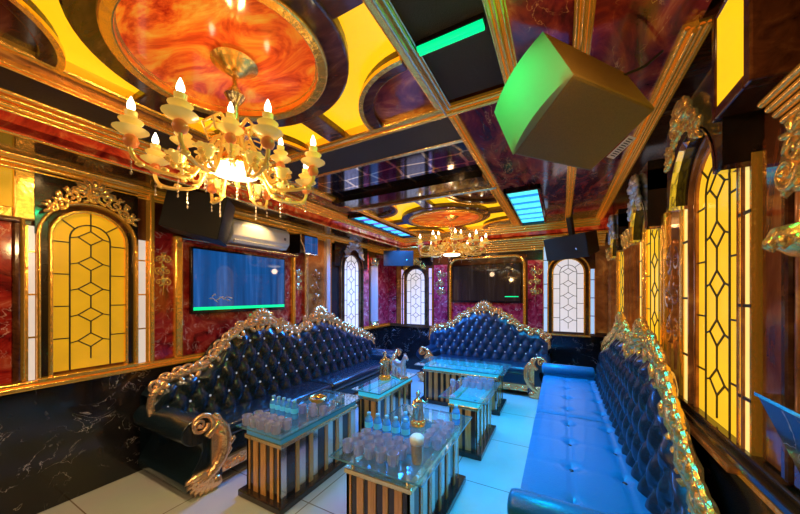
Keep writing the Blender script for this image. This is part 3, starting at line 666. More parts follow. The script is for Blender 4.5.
# ------------------------------------------------------------------ chandeliers
def chandelier(label, loc, R, drop, narms, lamp_r, seed=0, small=False, ph0=0.2, az=.9, asz=.78):
    t = thing('chandelier', label, 'chandelier', loc)
    MB().lathe([(.09, 0), (.1, -.015), (.07, -.03), (.05, -.05), (.015, -.07)], (0, 0, 0)).build('canopy', 'gold', t, smooth=True)
    zb = -drop
    MB().lathe([(.010, -.06), (.012, -.12), (.03, -.14), (.045, -.165), (.03, -.19), (.014, -.21), (.018, zb*.55), (.05, zb*.58), (.06, zb*.65), (.03, zb*.7), (.022, zb*.76), (.05, zb*.82), (.085, zb*.88), (.05, zb*.93)], (0, 0, 0), 16).build('stem', 'gold_pale', t, smooth=True)
    br = lamp_r
    MB().lathe([(br, zb*.93), (br*1.02, zb*.95), (br*.9, zb*.985), (br*.5, zb*1.0), (.005, zb*1.005)], (0, 0, 0), 24).build('lamp_bowl', 'bowl', t, smooth=True)
    MB().lathe([(br*1.02, zb*.92), (br*1.12, zb*.93), (br*1.12, zb*.95), (br*1.0, zb*.955)], (0, 0, 0), 24).build('bowl_rim', 'gold', t, smooth=True)
    mb = MB(); rnd = random.Random(seed)
    for k in range(10):
        a = 2*PI*k/10
        c = [(.05*math.cos(a)*q[0], .05*math.sin(a)*q[0], q[1]) for q in ((.6, zb*.6), (1.8, zb*.55), (2.6, zb*.62), (2.3, zb*.7), (1.7, zb*.68))]
        mb.tube(c, [.008, .008, .007, .005, .004], 6)
    mb.build('scrolls', 'honey', t, smooth=True)
    def arm(ang, rad, zc, s):
        ca, sa = math.cos(ang), math.sin(ang)
        P = lambda r, z: (ca*r, sa*r, z)
        pts = [P(.04, zb*.8)]
        key = [(.04, zb*.74), (.22*rad, zb*.72), (.45*rad, zc-.085*s), (.72*rad, zc-.115*s), (.93*rad, zc-.095*s), (rad, zc-.05*s), (rad, zc-.02*s)]
        pts = [P(r, z) for r, z in key]
        sm = []
        for i in range(len(pts)-1):
            a, b = Vector(pts[i]), Vector(pts[i+1])
            p0 = Vector(pts[max(i-1, 0)]); p3 = Vector(pts[min(i+2, len(pts)-1)])
            for q in range(4):
                f = q/4; sm.append(.5*((2*a)+(b-p0)*f+(2*p0-5*a+4*b-p3)*f*f+(3*a-p0-3*b+p3)*f**3))
        sm.append(Vector(pts[-1]))
        mb = MB().tube(sm, .011*s, 8)
        # inner curl and leaf on the arm
        cu = [(.5*rad+.055*s*(1-.8*i/14)*math.cos(i*.55), zc-.045*s+.055*s*(1-.8*i/14)*math.sin(i*.55)) for i in range(15)]
        mb.tube([P(*c) for c in cu], .010*s, 6)
        for q in range(5):
            an = q*1.256; c0 = P(.62*rad+.03*s*math.cos(an), zc-.035*s+.03*s*math.sin(an)); mb.blob(c0, (.02*s, .02*s, .02*s), sub=1)
        for q in (.5, .72, .93): mb.blob(P(q*rad, zc-.1*s), (.024*s, .024*s, .016*s), sub=1)
        A = mb.build('arm', 'honey', t, smooth=True)
        x, y = ca*rad, sa*rad
        fx, fy, fz = ca*rad*.6, sa*rad*.6, zc-.03*s
        mb = MB().lathe([(.008*s, -.03*s), (.03*s, -.01*s), (.038*s, .02*s), (.052*s, .032*s), (.03*s, .03*s), (.004*s, .0)], (fx, fy, fz), 12)
        for q in range(6): an = q*PI/3; mb.blob((fx+.045*s*math.cos(an), fy+.045*s*math.sin(an), fz+.03*s), (.017*s, .017*s, .01*s), sub=1)
        mb.build('glass_flower', 'tulip', A, smooth=True)
        MB().lathe([(.006*s, -.035*s), (.026*s, -.02*s), (.033*s, 0), (.026*s, .022*s), (.01*s, .035*s)], (x, y, zc), 14).build('bead', 'bead', A, smooth=True)
        MB().lathe([(.012*s, .03*s), (.05*s, .04*s), (.072*s, .056*s), (.05*s, .066*s), (.03*s, .075*s), (.04*s, .085*s), (.05*s, .1*s), (.035*s, .11*s), (.024*s, .12*s), (.026*s, .145*s), (.016*s, .15*s)], (x, y, zc), 16).build('candle_cup', 'tulip', A, smooth=True)
        MB().lathe([(.009*s, .148*s), (.017*s, .165*s), (.015*s, .185*s), (.006*s, .21*s), (.001*s, .22*s)], (x, y, zc), 12).build('flame_bulb', 'flame', A, smooth=True)
        for hx, hy, hz in ((x, y, zc-.045*s), (ca*rad*.6, sa*rad*.6, zc-.115*s)):
            mb = MB(); mb.tube([(hx, hy, hz), (hx, hy, hz-.11*s)], .0012*s, 5)
            for q in range(4): mb.blob((hx, hy, hz-.03*s-.026*s*q), (.006*s, .006*s, .011*s), sub=1)
            mb.build('crystal_drop', 'crystal', A)
    n1 = narms
    for k in range(n1): arm(ph0+2*PI*k/n1, R, zb*az, asz)
    for k in range(n1//2): arm(ph0+.4+2*PI*k/(n1//2), R*.55, zb*(az-.1), .88*asz)
    return t
chandelier('large gold candle chandelier under the red marble medallion above the near tables', (-1.35, .88, ZC), .365, .54, 8, .11, 1, ph0=.52, az=.95)
chandelier('smaller gold chandelier with candle lights hanging at the far end before the dark screen', (-1.33, 4.02, ZC), .46, .56, 10, .12, 2, ph0=.1, az=.8)

# ------------------------------------------------------------------ sofas
def lerp_profile(pts, x):
    if x <= pts[0][0]: return pts[0][1]
    for (a, za), (b, zb) in zip(pts, pts[1:]):
        if x <= b:
            f = (x-a)/(b-a); f = f*f*(3-2*f)*.5+f*.5; return za+(zb-za)*f
    return pts[-1][1]
def sofa(label, loc, rz, L, prof, depth, seat_h=.42, arms='scroll', peaks=(), seats=1, leather='leather', arm_w=.22, back_t=.2, dx=.17, dz=.15, seat_z0=.16, gold='gold_sofa', seat_tuft=False, back_mat=None, cs=1.2, back_ext=0):
    """local frame: length along x from 0 to L, front faces -y, back plane at y=0"""
    t = thing('sofa', label, 'sofa', loc, rz)
    yb = 0; yf = -depth; zs = seat_h
    MB().box(arm_w*.5, L-arm_w*.5, yf+.03, yb-.02, .07, zs-.1, bev=.02).build('base', leather, t)
    # backrest, tufted
    nx, nz = int(L/.022), 34; rows = []
    bulge = .055
    for j in range(nz+1):
        v = j/nz; row = []
        for i in range(nx+1):
            x = L*i/nx; top = lerp_profile(prof, x); z = zs-.12+(top-zs+.12)*v
            a = x/dx+(z-zs)/(2*dz); b = x/dx-(z-zs)/(2*dz)
            f = (abs(math.sin(PI*a))*abs(math.sin(PI*b)))**.42
            rem = top-z
            if rem < .16: k = 1-rem/.16; f = f*(1-k)+k*abs(math.sin(PI*(x/dx)))**.5
            e = min(1, v*8)*min(1, (1-v)*7+.05); e2 = min(1, min(x, L-x)*10+.05)
            lean = .09*v
            y = yb-back_t+lean-bulge*(f-.4)*e*e2+.05*(1-e)*(v > .5)
            row.append((x, y, z))
        rows.append(row)
    top_row = [(p[0], yb-.03+back_ext, p[2]+.0) for p in rows[-1]]; rows.append(top_row); rows.append([(p[0], yb-.02+back_ext, .1) for p in top_row])
    MB().grid(rows).build('backrest', back_mat or leather, t, smooth=True)
    # crystal studs at the tuft points
    sm = None; cnt_ = 0
    for j in range(0, 9):
        for i in range(-1, int(L/dx)+2):
            x = (i+(.5 if j % 2 else 0))*dx; z = zs+j*dz
            if not (.06 < x < L-.06): continue
            top = lerp_profile(prof, x)
            if z > top-.09 or z < zs+.04: continue
            v = (z-zs+.12)/(top-zs+.12)
            if sm is None:
                mb = MB().blob((0, 0, 0), (.011, .009, .011), sub=2); sm = mb.build('stud', 'stud', t, smooth=True); o = sm
            else:
                o = sm.copy(); COL.objects.link(o); o.parent = t
            o.location = (x, yb-back_t+.09*v+.012, z); cnt_ += 1
            if cnt_ >= 100: break
    # seat
    n = seats; x0, x1 = arm_w*.75, L-arm_w*.75; yb2 = yb-back_t+.03
    for k in range(n):
        a, b = x0+(x1-x0)*k/n+.004, x0+(x1-x0)*(k+1)/n-.004
        if not seat_tuft:
            MB().box(a, b, yf+.015, yb2, zs-.11, zs, bev=.045).build('seat_cushion', leather, t, smooth=True)
        else:
            rows = []; gx, gy = 64, 36; w, dd = b-a, yb2-yf-.015
            pts = [(a+w*(i+.5)/4, yf+.015+dd*(.42 if q == 0 else .86)) for i in range(4) for q in range(2)]
            for j in range(gy+1):
                row = []
                for i in range(gx+1):
                    x = a+w*i/gx; y = yf+.015+dd*j/gy
                    ed = min(1, min(i, gx-i)/2.5)*.5+.5*min(1, min(j, gy-j)/2.5)
                    z = zs-.03+.03*ed**.6
                    for px, py in pts:
                        q2 = (x-px)**2+(y-py)**2; z -= .028*math.exp(-q2/.0012)
                        z -= .0022*math.exp(-((y-py)/.012)**2)
                        z -= .0012*math.exp(-((x-px)/.02)**2)
                    row.append((x, y, z))
                rows.append(row)
            rows = [[(p[0], yf+.01, zs-.12) for p in rows[0]]]+rows+[[(p[0], p[1], zs-.12) for p in rows[-1]]]
            for r in rows: r.insert(0, (r[0][0], r[0][1], zs-.12)); r.append((r[-1][0], r[-1][1], zs-.12))
            cu = MB().grid(rows).build('seat_cushion', leather, t, smooth=True)
            for px, py in pts: MB().blob((px, py, zs-.03), (.016, .016, .008), sub=2).build('tuft_button', 'black', cu, smooth=True)
    # carved front rail
    mb = MB().box(arm_w*.5, L-arm_w*.5, yf-.005, yf+.03, .075, .17)
    k = int((L-arm_w)/.11)
    for i in range(k):
        x = arm_w*.6+(L-1.2*arm_w)*(i+.5)/k
        curl(mb, x, .12, .038, PI*(i % 2), 1 if i % 2 else -1, .01, yf-.012, 1.3, 5); leaf(mb, x+.03, .11, .07, .5 if i % 2 else 2.4, .45, yf-.01, .2)
    mb.build('front_rail', gold, t, smooth=True)
    for x in (arm_w*.4, L/2, L-arm_w*.4):
        MB().lathe([(.03, 0), (.042, .02), (.03, .045), (.045, .075)], (x, yf+.05, 0), 12).build('foot', gold, t, smooth=True)
        MB().lathe([(.03, 0), (.042, .02), (.03, .045), (.045, .1)], (x, yb-.1, 0), 12).build('foot', gold, t, smooth=True)
    # carved crest along the top of the backrest
    mb = MB(); pts = []; nseg = int(L/.05)
    for i in range(nseg+1):
        x = L*i/nseg; pts.append((x, yb-.075, lerp_profile(prof, x)+.012))
    mb.tube(pts, [cs*(.026+.007*math.sin(i*1.9)) for i in range(len(pts))], 8)
    rnd = random.Random(int(L*100))
    s = 0; i = 0
    while s < L-.05:
        x = s+.05; z = lerp_profile(prof, x); z2 = lerp_profile(prof, x+.02); sl = math.atan2(z2-z, .02)
        sg = 1 if i % 2 else -1
        nx_, nz_ = -math.sin(sl), math.cos(sl)
        curl(mb, x+nx_*.03*cs, z+nz_*.03*cs, .042*cs, sl+(PI if sg > 0 else 0), -sg, .012*cs, yb-.085, 1.4, 6)
        leaf(mb, x, z-.01, .085*cs, sl+rnd.uniform(.5, 1.2), .45, yb-.09, .22); leaf(mb, x+.02, z, .085*cs, sl+PI-rnd.uniform(.5, 1.2), .45, yb-.09, .22)
        leaf(mb, x, z+.0, .085*cs, sl-PI/2+rnd.uniform(-.8, .8), .5, yb-.1, .2)
        s += .075*math.cos(sl)+.012; i += 1
    for x in peaks:
        z = lerp_profile(prof, x)
        shell(mb, x, z+.02, .14, yb-.095, 9); 
        for sg in (-1, 1): curl(mb, x+sg*.14, z+.03, .07, PI/2, sg, .02, yb-.1, 1.5, 6); curl(mb, x+sg*.27, z-.005, .055, -PI/2, -sg, .017, yb-.1, 1.5, 6)
        mb.blob((x, yb-.1, z+.0), (.05, .03, .04), sub=2)
    # turned down ends
    for sg, x in ((1, .0), (-1, L)):
        z = lerp_profile(prof, x)
        mb.tube([(x, yb-.08, z+.01), (x-sg*.015, yb-.09, z-.06), (x-sg*.01, yb-.1, z-.13), (x+sg*.015, yb-.1, z-.16)], [.03, .028, .024, .012], 8)
        curl(mb, x+sg*.01, z-.12, .045, 0, -sg, .014, yb-.11, 1.4, 6)
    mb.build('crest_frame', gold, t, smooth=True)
    # arms
    AZ = .9
    if arms == 'scroll':
        for sg, x in ((-1, 0), (1, L)):
            # outline in (outward o, z)
            o = [(-.06, .06), (.20, .06), (.205, .12), (.17, .2), (.12, .28), (.095, .36), (.10, .42)]
            c, r = (.125, .53), .112
            for k in range(13): a = -.55*PI+PI*1.45*k/12; o.append((c[0]+r*math.cos(a), c[1]+r*math.sin(a)))
            o += [(-.03, .56), (-.06, .48)]
            poly = [(x+sg*(p[0]-.19), p[1]*AZ) for p in o]
            MB().prism(poly, 'y', yf-.02, yb-.12+back_ext*1.7).build('arm', leather, t, smooth=True, bevel=.012)
            mb = MB(); yy = yf-.035
            X = lambda p: x+sg*(p[0]-.19)
            path = []
            for k in range(24):                                       # upper volute running into the spine
                f = k/23; a = .75*PI*0+(-.1+1.55*f)*PI; rr = .03+.085*f
                path.append((c[0]-.005+rr*math.cos(-a+.3), c[1]-.005+rr*math.sin(-a+.3)*-1))
            spine = [(-.03, .52), (-.06, .45), (-.075, .37), (-.07, .29), (-.04, .215), (.01, .155), (.07, .11), (.14, .08)]
            full = path+spine
            full = [p for p in path]+spine
            mb.tube([(X(p), yy, p[1]) for p in path], [.012+.014*k/23 for k in range(24)], 8)
            mb.tube([(X(p), yy, p[1]) for p in [path[-1]]+spine], [.026, .034, .04, .044, .044, .042, .038, .03, .02], 10)
            for k in range(7):                                        # fan of leaves at the foot of the scroll
                a = -.15-.23*k; leaf(mb, X((.03, .16)), .17, .21, (0 if sg > 0 else PI)+sg*a, .26, yy, .14)
            for k in range(5): p = spine[k]; leaf(mb, X(p), p[1], .1, (PI/2 if k < 3 else 0)+(-sg*.7), .5, yy-.02, .2)
            curl(mb, X((.13, .12)), .12, .06, 0, sg, .016, yy-.012, 1.4, 6)
            curl(mb, X(c), c[1], .06, 0, sg, .016, yy-.012, 1.5, 6)
            mb.box(min(X((-.05, 0)), X((.03, 0))), max(X((-.05, 0)), X((.03, 0))), yf-.03, yf-.01, .14, .5)
            mb.blob((X((.0, .05)), yy, .05), (.045, .035, .05), sub=2)
            mb.build('arm_scroll', gold, t, smooth=True)
    else:
        for sg, x in ((-1, 0), (1, L)):
            r = .075; z = zs+.06; xx = x-sg*.11
            p = [(xx, yf-.01, z), (xx, yf, z), (xx, yf+.02, z), (xx, yb-.22, z), (xx, yb-.2, z)]
            MB().tube(p, [r*.6, r*.9, r, r, r*.8], 20).build('bolster', leather, t, smooth=True)
            MB().box(xx-.06, xx+.06, yf+.02, yb-.1, .06, z, bev=.02).build('side_panel', leather, t)
    return t
# profile of the long sofas in room Y
PY = [(1.2, .66), (1.28, .76), (1.42, .80), (1.6, .82), (1.7, .9), (1.8, 1.03), (2.0, 1.15), (2.2, 1.19), (2.45, 1.13), (2.73, 1.02), (2.93, 1.12), (3.11, 1.19), (3.38, 1.12), (3.65, 1.0), (4.0, .88), (4.3, .78), (4.45, .68)]
sofa('long black tufted leather sofa with gold crest along the left wall under the blue screen', (-3.0, 1.2, 0), PI/2, 3.25, [(y-1.2, z) for y, z in PY], .60, peaks=(1.0, 1.91), seats=2, leather='leather', back_ext=.15)
PF = [(0, .8), (.12, .88), (.3, .9), (.45, .97), (.6, 1.1), (.8, 1.2), (1.0, 1.24), (1.2, 1.2), (1.4, 1.1), (1.55, .97), (1.72, .9), (1.9, .87), (2.0, .79)]
sofa('dark blue tufted sofa with gold crest standing at the far wall under the dark screen', (-2.17, YF-.1, 0), 0, 2.0, PF, .62, peaks=(1.0,), seats=2, leather='leather_teal', dx=.16, dz=.13)
PR = [(4.70-y, z) for y, z in reversed([(1.42, .56), (1.62, .60), (1.78, .68), (1.92, .79), (2.05, .9), (2.2, 1.05), (2.4, 1.15), (2.6, 1.18), (2.8, 1.12), (2.97, 1.05), (3.12, 1.1), (3.3, 1.17), (3.45, 1.18), (3.7, 1.08), (4.0, .98), (4.4, .88), (4.70, .78)])]
sofa('blue lit bench sofa with square tufted seats and bolsters against the right wall', (XR-.06, 4.70, 0), -PI/2, 3.28, PR, .80, seat_h=.43, arms='bolster', peaks=(4.70-2.62, 4.70-3.4), seats=2, leather='leather_blue_lit', back_mat='leather', back_t=.2, seat_tuft=True, arm_w=.26, dx=.15, gold='gold_carved', cs=1.6)

# ------------------------------------------------------------------ coffee tables
TZ = .53
def table(label, x0, x1, y0, y1, ins=(.09, .09, .05, .05), hb=.46, board='frost', band=None):
    cx, cy = (x0+x1)/2, (y0+y1)/2
    t = thing('coffee_table', label, 'coffee table', (cx, cy, 0), 0, None)
    bx0, bx1, by0, by1 = x0+ins[0]-cx, x1-ins[1]-cx, y0+ins[2]-cy, y1-ins[3]-cy
    MB().box(bx0-.045, bx1+.045, by0-.045, by1+.045, 0, .05, bev=.008).build('plinth', 'wood_black', t)
    mb = MB(); mb.mi = 1; mb.box(bx0+.012, bx1-.012, by0+.012, by1-.012, .05, hb-.03)
    # slats: gold wood, mirror and smoked strips around the body
    def run(a, b, put, pat):
        s = a; k = 0
        while s < b-.004:
            w, m = pat[k % len(pat)]; w = min(w, b-s); mb.mi = m; put(s, s+w-.002, 0 if m != 1 else .006); s += w; k += 1
    pf = [(.035, 0), (.04, 1), (.05, 0), (.03, 1), (.055, 0), (.045, 1)]
    ps = [(.05, 2), (.085, 1), (.035, 0), (.06, 2), (.04, 1), (.04, 0)]
    run(bx0, bx1, lambda a, b, e: mb.box(a, b, by0+e, by0+.02, .05, hb-.03), pf)
    run(bx0, bx1, lambda a, b, e: mb.box(a, b, by1-.02, by1-e, .05, hb-.03), pf)
    run(by0, by1, lambda a, b, e: mb.box(bx1-.02, bx1-e, a, b, .05, hb-.03), ps)
    run(by0, by1, lambda a, b, e: mb.box(bx0+e, bx0+.02, a, b, .05, hb-.03), ps)
    mb.build('body', ['wood_gold', 'wood_black', 'wood_mirror'], t)
    mb = MB(); e = .012; w = .03
    mb.box(bx0-e, bx1+e, by0-e, by0+w, hb-.03, hb); mb.box(bx0-e, bx1+e, by1-w, by1+e, hb-.03, hb); mb.box(bx0-e, bx0+w, by0+w, by1-w, hb-.03, hb); mb.box(bx1-w, bx1+e, by0+w, by1-w, hb-.03, hb)
    mb.build('top_rim', 'gold_pale', t, bevel=.004)
    MB().box(bx0+w, bx1-w, by0+w, by1-w, hb-.03, hb-.004).build('under_board', board, t)
    if band:
        mb = MB(); q = .008
        for a in ((bx0, bx1, by0, by0+q), (bx0, bx1, by1-q, by1), (bx0, bx0+q, by0+q, by1-q), (bx1-q, bx1, by0+q, by1-q)): mb.box(*a, hb, TZ-.013)
        mb.build('glass_band', band, t)
    for px in (bx0+.03, bx1-.03):
        for py in (by0+.03, by1-.03): MB().lathe([(.014, hb), (.014, TZ-.012)], (px, py, 0), 12).build('spacer', 'chrome', t, smooth=True)
    hx, hy = (x1-x0)/2, (y1-y0)/2
    MB().box(-hx, hx, -hy, hy, TZ-.012, TZ, bev=.004).build('glass_top', 'glass', t)
    mb = MB(); q = .002
    mb.box(-hx-q, hx+q, -hy-q, -hy, TZ-.011, TZ-.001); mb.box(-hx-q, hx+q, hy, hy+q, TZ-.011, TZ-.001); mb.box(-hx-q, -hx, -hy, hy, TZ-.011, TZ-.001); mb.box(hx, hx+q, -hy, hy, TZ-.011, TZ-.001)
    mb.build('glass_edge', 'glass_edge', t)
    return t
table('striped wood coffee table before the long sofa, with water bottles and a gold dish', -2.13, -1.66, 1.40, 2.36, ins=(.05, .05, .05, .05), band='band_dim')
table('nearest striped coffee table carrying bottles, tumblers and a gold figurine', -1.23, -.62, 1.40, 2.38)
table('striped coffee table in the middle of the room, behind the nearest table, holding clear glasses', -1.03, -.58, 2.72, 3.46, board='frost_lit', band='band_lit')
table('striped coffee table under the gold and silver figurines near the long sofa', -1.90, -1.56, 2.50, 3.36, ins=(.05, .05, .05, .05), board='frost_lit', band='band_lit')
table('empty glass topped coffee table set crosswise before the far sofa', -1.80, -.60, 3.80, 4.45, ins=(.1, .1, .1, .1), board='frost_lit', band='band_lit')

# ------------------------------------------------------------------ small things on the tables
BOT = TUM = None
def bottle(x, y, label, group):
    global BOT
    if BOT is None:
        BOT = thing('water_bottle', label, 'bottle', (x, y, TZ+.001), 0, group)
        MB().lathe([(.026, 0), (.029, .006), (.029, .03), (.027, .034), (.029, .038), (.029, .088), (.024, .106), (.013, .122), (.012, .13)], seg=16).build('body', 'bottle', BOT, smooth=True)
        MB().lathe([(.0298, .045), (.0298, .082)], seg=16, cap=False).build('paper_label', 'bottle_label', BOT, smooth=True)
        MB().lathe([(.014, .127), (.0145, .129), (.0145, .141), (.012, .143)], seg=14).build('cap', 'bottle_cap', BOT, smooth=True)
        return BOT
    o = dup(BOT, (x, y, TZ+.001), 0, label); o['group'] = group; return o
def tumbler(x, y, label, group, s=1.0):
    global TUM
    if TUM is None:
        mb = MB().lathe([(.028, 0), (.031, .004), (.035, .068), (.037, .072), (.033, .072), (.029, .014), (.001, .012)], seg=18)
        for k in range(9): a = 2*PI*k/9; mb.tube([(.0305*math.cos(a), .0305*math.sin(a), .006), (.0345*math.cos(a), .0345*math.sin(a), .055)], .003, 5)
        TUM = mb.build('tumbler', 'tumbler', smooth=True); tag(TUM, label, 'glass', group); TUM.location = (x, y, TZ+.001); return TUM
    o = TUM.copy(); COL.objects.link(o); o.location = (x, y, TZ+.001); o['label'] = label; o['group'] = group; o.scale = (s,)*3; return o
    
# rows
G1, G2 = 'water bottles on the table before the long sofa', 'water bottles on the nearest table'
od = ['first', 'second', 'third', 'fourth', 'fifth', 'sixth']
rn = ['front', 'second', 'third']
for i in range(5): bottle(-2.08+.06*i, 1.69, od[i]+' cyan water bottle from the left, table before the long sofa', G1)
for i in range(5): bottle(-1.19+.07*i, 1.765+.005*i, od[i]+' cyan water bottle from the left, front row, nearest table', G2)
bottle(-.965, 1.89, 'small cyan water bottle behind the bottle row on the nearest table', G2)
bottle(-.69, 2.19, 'lone small cyan water bottle at the back corner of the nearest table', G2)
for r in range(2):
    for i in range(5): tumbler(-2.065+.078*i+.01*r, 1.445+.085*r, '%s tumbler from the left, %s row, table before long sofa' % (od[i], rn[r]), 'tumblers on the table before the long sofa', .95)
for r in range(3):
    for i in range(5): tumbler(-1.16+.08*i+.01*r, 1.49+.085*r, '%s tumbler from the left, %s row, nearest table' % (od[i], rn[r]), 'tumblers on the nearest table', .95)
for r in range(4):
    for i in range(2): tumbler(-.76+.075*i, 1.78+.085*r, '%s tumbler of the %s lengthwise row, aisle side, nearest table' % (od[r], ['inner', 'outer'][i]), 'tumblers along the edge of the nearest table', .9)
for r in range(3):
    for i in range(4): tumbler(-.88+.075*i, 3.12+.085*r, '%s clear glass from the left, %s row, middle table' % (od[i], ['front', 'second', 'back'][r]), 'glasses on the middle table', .95)
for i in range(4): tumbler(-1.87+.06*i, 1.80+.05*(i % 2), '%s clear tumbler from the left beside the gold dish' % od[i], 'tumblers beside the gold dish', .9)
# beer glass with foam
t = thing('beer_glass', 'tall glass of brown drink with white foam on the nearest table', 'glass', (-.729, 1.575, TZ+.001))
MB().lathe([(.026, .0), (.03, .01), (.036, .12), (.038, .125)], seg=20).build('drink', 'beer', t, smooth=True)
MB().lathe([(.038, .112), (.042, .125), (.043, .145), (.03, .16), (.01, .166)], seg=20).build('foam', 'foam', t, smooth=True)
MB().lathe([(.03, -.0), (.033, .01), (.0415, .13), (.0425, .132)], seg=20, cap=False).build('glass', 'crystal', t, smooth=True)
# gold dish
t = thing('gold_dish', 'round gold dish with a dark opening on the table before the long sofa', 'dish', (-1.93, 2.04, TZ+.001))
MB().lathe([(.04, 0), (.05, .008), (.075, .03), (.08, .045), (.07, .05), (.05, .04), (.045, .03), (.001, .028)], seg=28).build('bowl', 'gold', t, smooth=True)
MB().lathe([(.05, .03), (.02, .034), (.001, .034)], seg=20).build('ash_well', 'black', t, smooth=True)
# tall candlestick on the middle table
t = thing('candlestick', 'slim clear glass goblet standing on the near left corner of the middle table', 'goblet', (-.91, 2.78, TZ+.001))
MB().lathe([(.03, 0), (.028, .005), (.006, .015), (.006, .07), (.012, .075), (.006, .08), (.02, .1), (.026, .135), (.024, .16)], seg=18).build('goblet_body', 'tumbler', t, smooth=True)
# figurines
def robed_figure(label, loc, rz, h, mat, base_mat):
    t = thing('figurine', label, 'figurine', loc, rz); s = h/.3
    mb = MB().lathe([(.055*s, 0), (.06*s, .012*s), (.05*s, .025*s), (.055*s, .04*s), (.045*s, .055*s)], seg=18)
    for k in range(8): a = 2*PI*k/8; mb.blob((.052*s*math.cos(a), .052*s*math.sin(a), .028*s), (.014*s, .014*s, .02*s), sub=1)
    mb.build('pedestal', base_mat, t, smooth=True)
    mb = MB().lathe([(.042*s, .05*s), (.04*s, .09*s), (.028*s, .14*s), (.026*s, .165*s), (.034*s, .195*s), (.036*s, .215*s), (.02*s, .232*s), (.012*s, .24*s)], seg=16)
    for k in range(7): a = 2*PI*k/7; mb.tube([(.04*s*math.cos(a), .04*s*math.sin(a), .055*s), (.027*s*math.cos(a+.3), .027*s*math.sin(a+.3), .15*s), (.034*s*math.cos(a+.4), .034*s*math.sin(a+.4), .205*s)], .006*s, 5)
    mb.blob((0, 0, .262*s), (.018*s, .02*s, .024*s), sub=2); mb.blob((0, -.019*s, .26*s), (.004*s, .006*s, .005*s), sub=1)
    mb.lathe([(.02*s, .27*s), (.022*s, .278*s), (.012*s, .29*s), (.003*s, .3*s)], seg=12)
    mb.tube([(-.034*s, 0, .21*s), (-.046*s, -.02*s, .18*s), (-.03*s, -.045*s, .165*s), (-.012*s, -.05*s, .17*s)], [.012*s, .011*s, .009*s, .006*s], 8)
    mb.tube([(.034*s, 0, .21*s), (.062*s, -.015*s, .195*s), (.075*s, -.03*s, .225*s), (.078*s, -.032*s, .24*s)], [.012*s, .011*s, .009*s, .006*s], 8)
    mb.build('robed_body', mat, t, smooth=True)
    mb = MB()
    for sg in (-1, 1):
        mb.tube([(sg*.03*s, .015*s, .205*s), (sg*.034*s, .012*s, .18*s), (sg*.034*s, .008*s, .14*s), (sg*.042*s, .004*s, .09*s), (sg*.05*s, 0, .06*s)], [.006*s, .009*s, .008*s, .006*s, .003*s], 6)
    mb.build('sash', mat, t, smooth=True)
    return t
robed_figure('upright gold figurine on an amber pedestal at the back of the nearest table', (-.93, 2.03, TZ+.001), .5, .26, 'gold_pale', 'gold')
robed_figure('tall gold figurine on the table near the long sofa, beside the silver horse', (-1.77, 2.95, TZ+.001), .4, .33, 'gold_pale', 'gold')
# silver horse figurine
t = thing('horse_figurine', 'silver horse figurine beside the tall gold figurine', 'figurine', (-1.66, 3.10, TZ+.001), -.5); t.scale = (1.35,)*3
MB().box(-.08, .08, -.04, .04, 0, .02, bev=.006).build('plinth', 'gold_pale', t)
mb = MB(); mb.blob((0, 0, .115), (.065, .028, .032), sub=2); mb.blob((.045, 0, .125), (.03, .026, .034), sub=2); mb.blob((-.045, 0, .12), (.03, .027, .033), sub=2)
mb.tube([(.05, 0, .13), (.075, 0, .17), (.088, 0, .195)], [.024, .017, .014], 10)
mb.tube([(.08, 0, .2), (.1, 0, .195), (.125, 0, .175)], [.014, .014, .008], 8)
for sg in (-1, 1):
    mb.tube([(.055, sg*.015, .11), (.062, sg*.016, .065), (.055, sg*.016, .022)], [.013, .008, .007], 8)
    mb.tube([(-.055, sg*.015, .11), (-.062, sg*.016, .075), (-.075, sg*.016, .05), (-.065, sg*.016, .022)], [.016, .010, .008, .007], 8)
    mb.blob((.085, sg*.008, .215), (.004, .003, .012), sub=1)
mb.build('horse_body', 'silver', t, smooth=True)
mb = MB().tube([(-.07, 0, .13), (-.1, 0, .12), (-.11, 0, .08), (-.105, 0, .05)], [.007, .011, .009, .003], 7)
mb.build('tail', 'silver', t, smooth=True)
MB().tube([(.086, 0, .21), (.068, 0, .185), (.045, 0, .15)], [.005, .01, .006], 6).build('mane', 'silver', t, smooth=True)

# ------------------------------------------------------------------ screens, air conditioner
def television(label, side, s0, s1, z0, z1, mat, d=.07):
    t = thing('television', label, 'television', wall_pt(side, (s0+s1)/2, z0, 0), RZ[side]); w, h = s1-s0, z1-z0
    MB().box(-w/2, w/2, -d, -.03, 0, h, bev=.005).build('casing', 'black', t)
    MB().box(-w/2+.02, w/2-.02, -d-.003, -d+.005, .035, h-.02).build('screen', mat, t)
    MB().box(-.2, .2, -.03, -.02, h*.3, h*.7).build('wall_mount', 'black_matte', t)
    return t, w, h, d
t, w, h, d = television('wide television with a blue screen on the left wall above the long sofa', 'L', 1.60, 2.72, 1.315, 1.97, 'tv_blue')
MB().box(-w/2+.02, w/2-.02, -d-.005, -d-.002, .035, .065).build('green_screen_bar', 'led_green', t)
mb = MB()
for k in range(9): leaf(mb, -w/2+.16+.025*k, .15+.018*math.sin(k*1.7), .06, math.sin(k*2.3)*.7, .25, -d-.004, .02)
mb.build('screen_motif', 'silver', t)
t, w, h, d = television('dark television in a gold arch frame on the far wall above the blue sofa', 'F', -1.78, -.58, 1.365, 2.05, 'tv_dark')
MB().box(w/2-.26, w/2-.04, -d-.005, -d-.002, .1, .115).build('green_screen_bar', 'led_green', t)
t = thing('air_conditioner', 'white wall air conditioner mounted above the blue television', 'air conditioner', (XL, 2.30, 2.05), PI/2)
MB().prism([(-.02, 0), (-.16, .02), (-.21, .08), (-.21, .2), (-.18, .25), (-.02, .26)], 'x', -.37, .37).build('housing', 'white', t, bevel=.01)
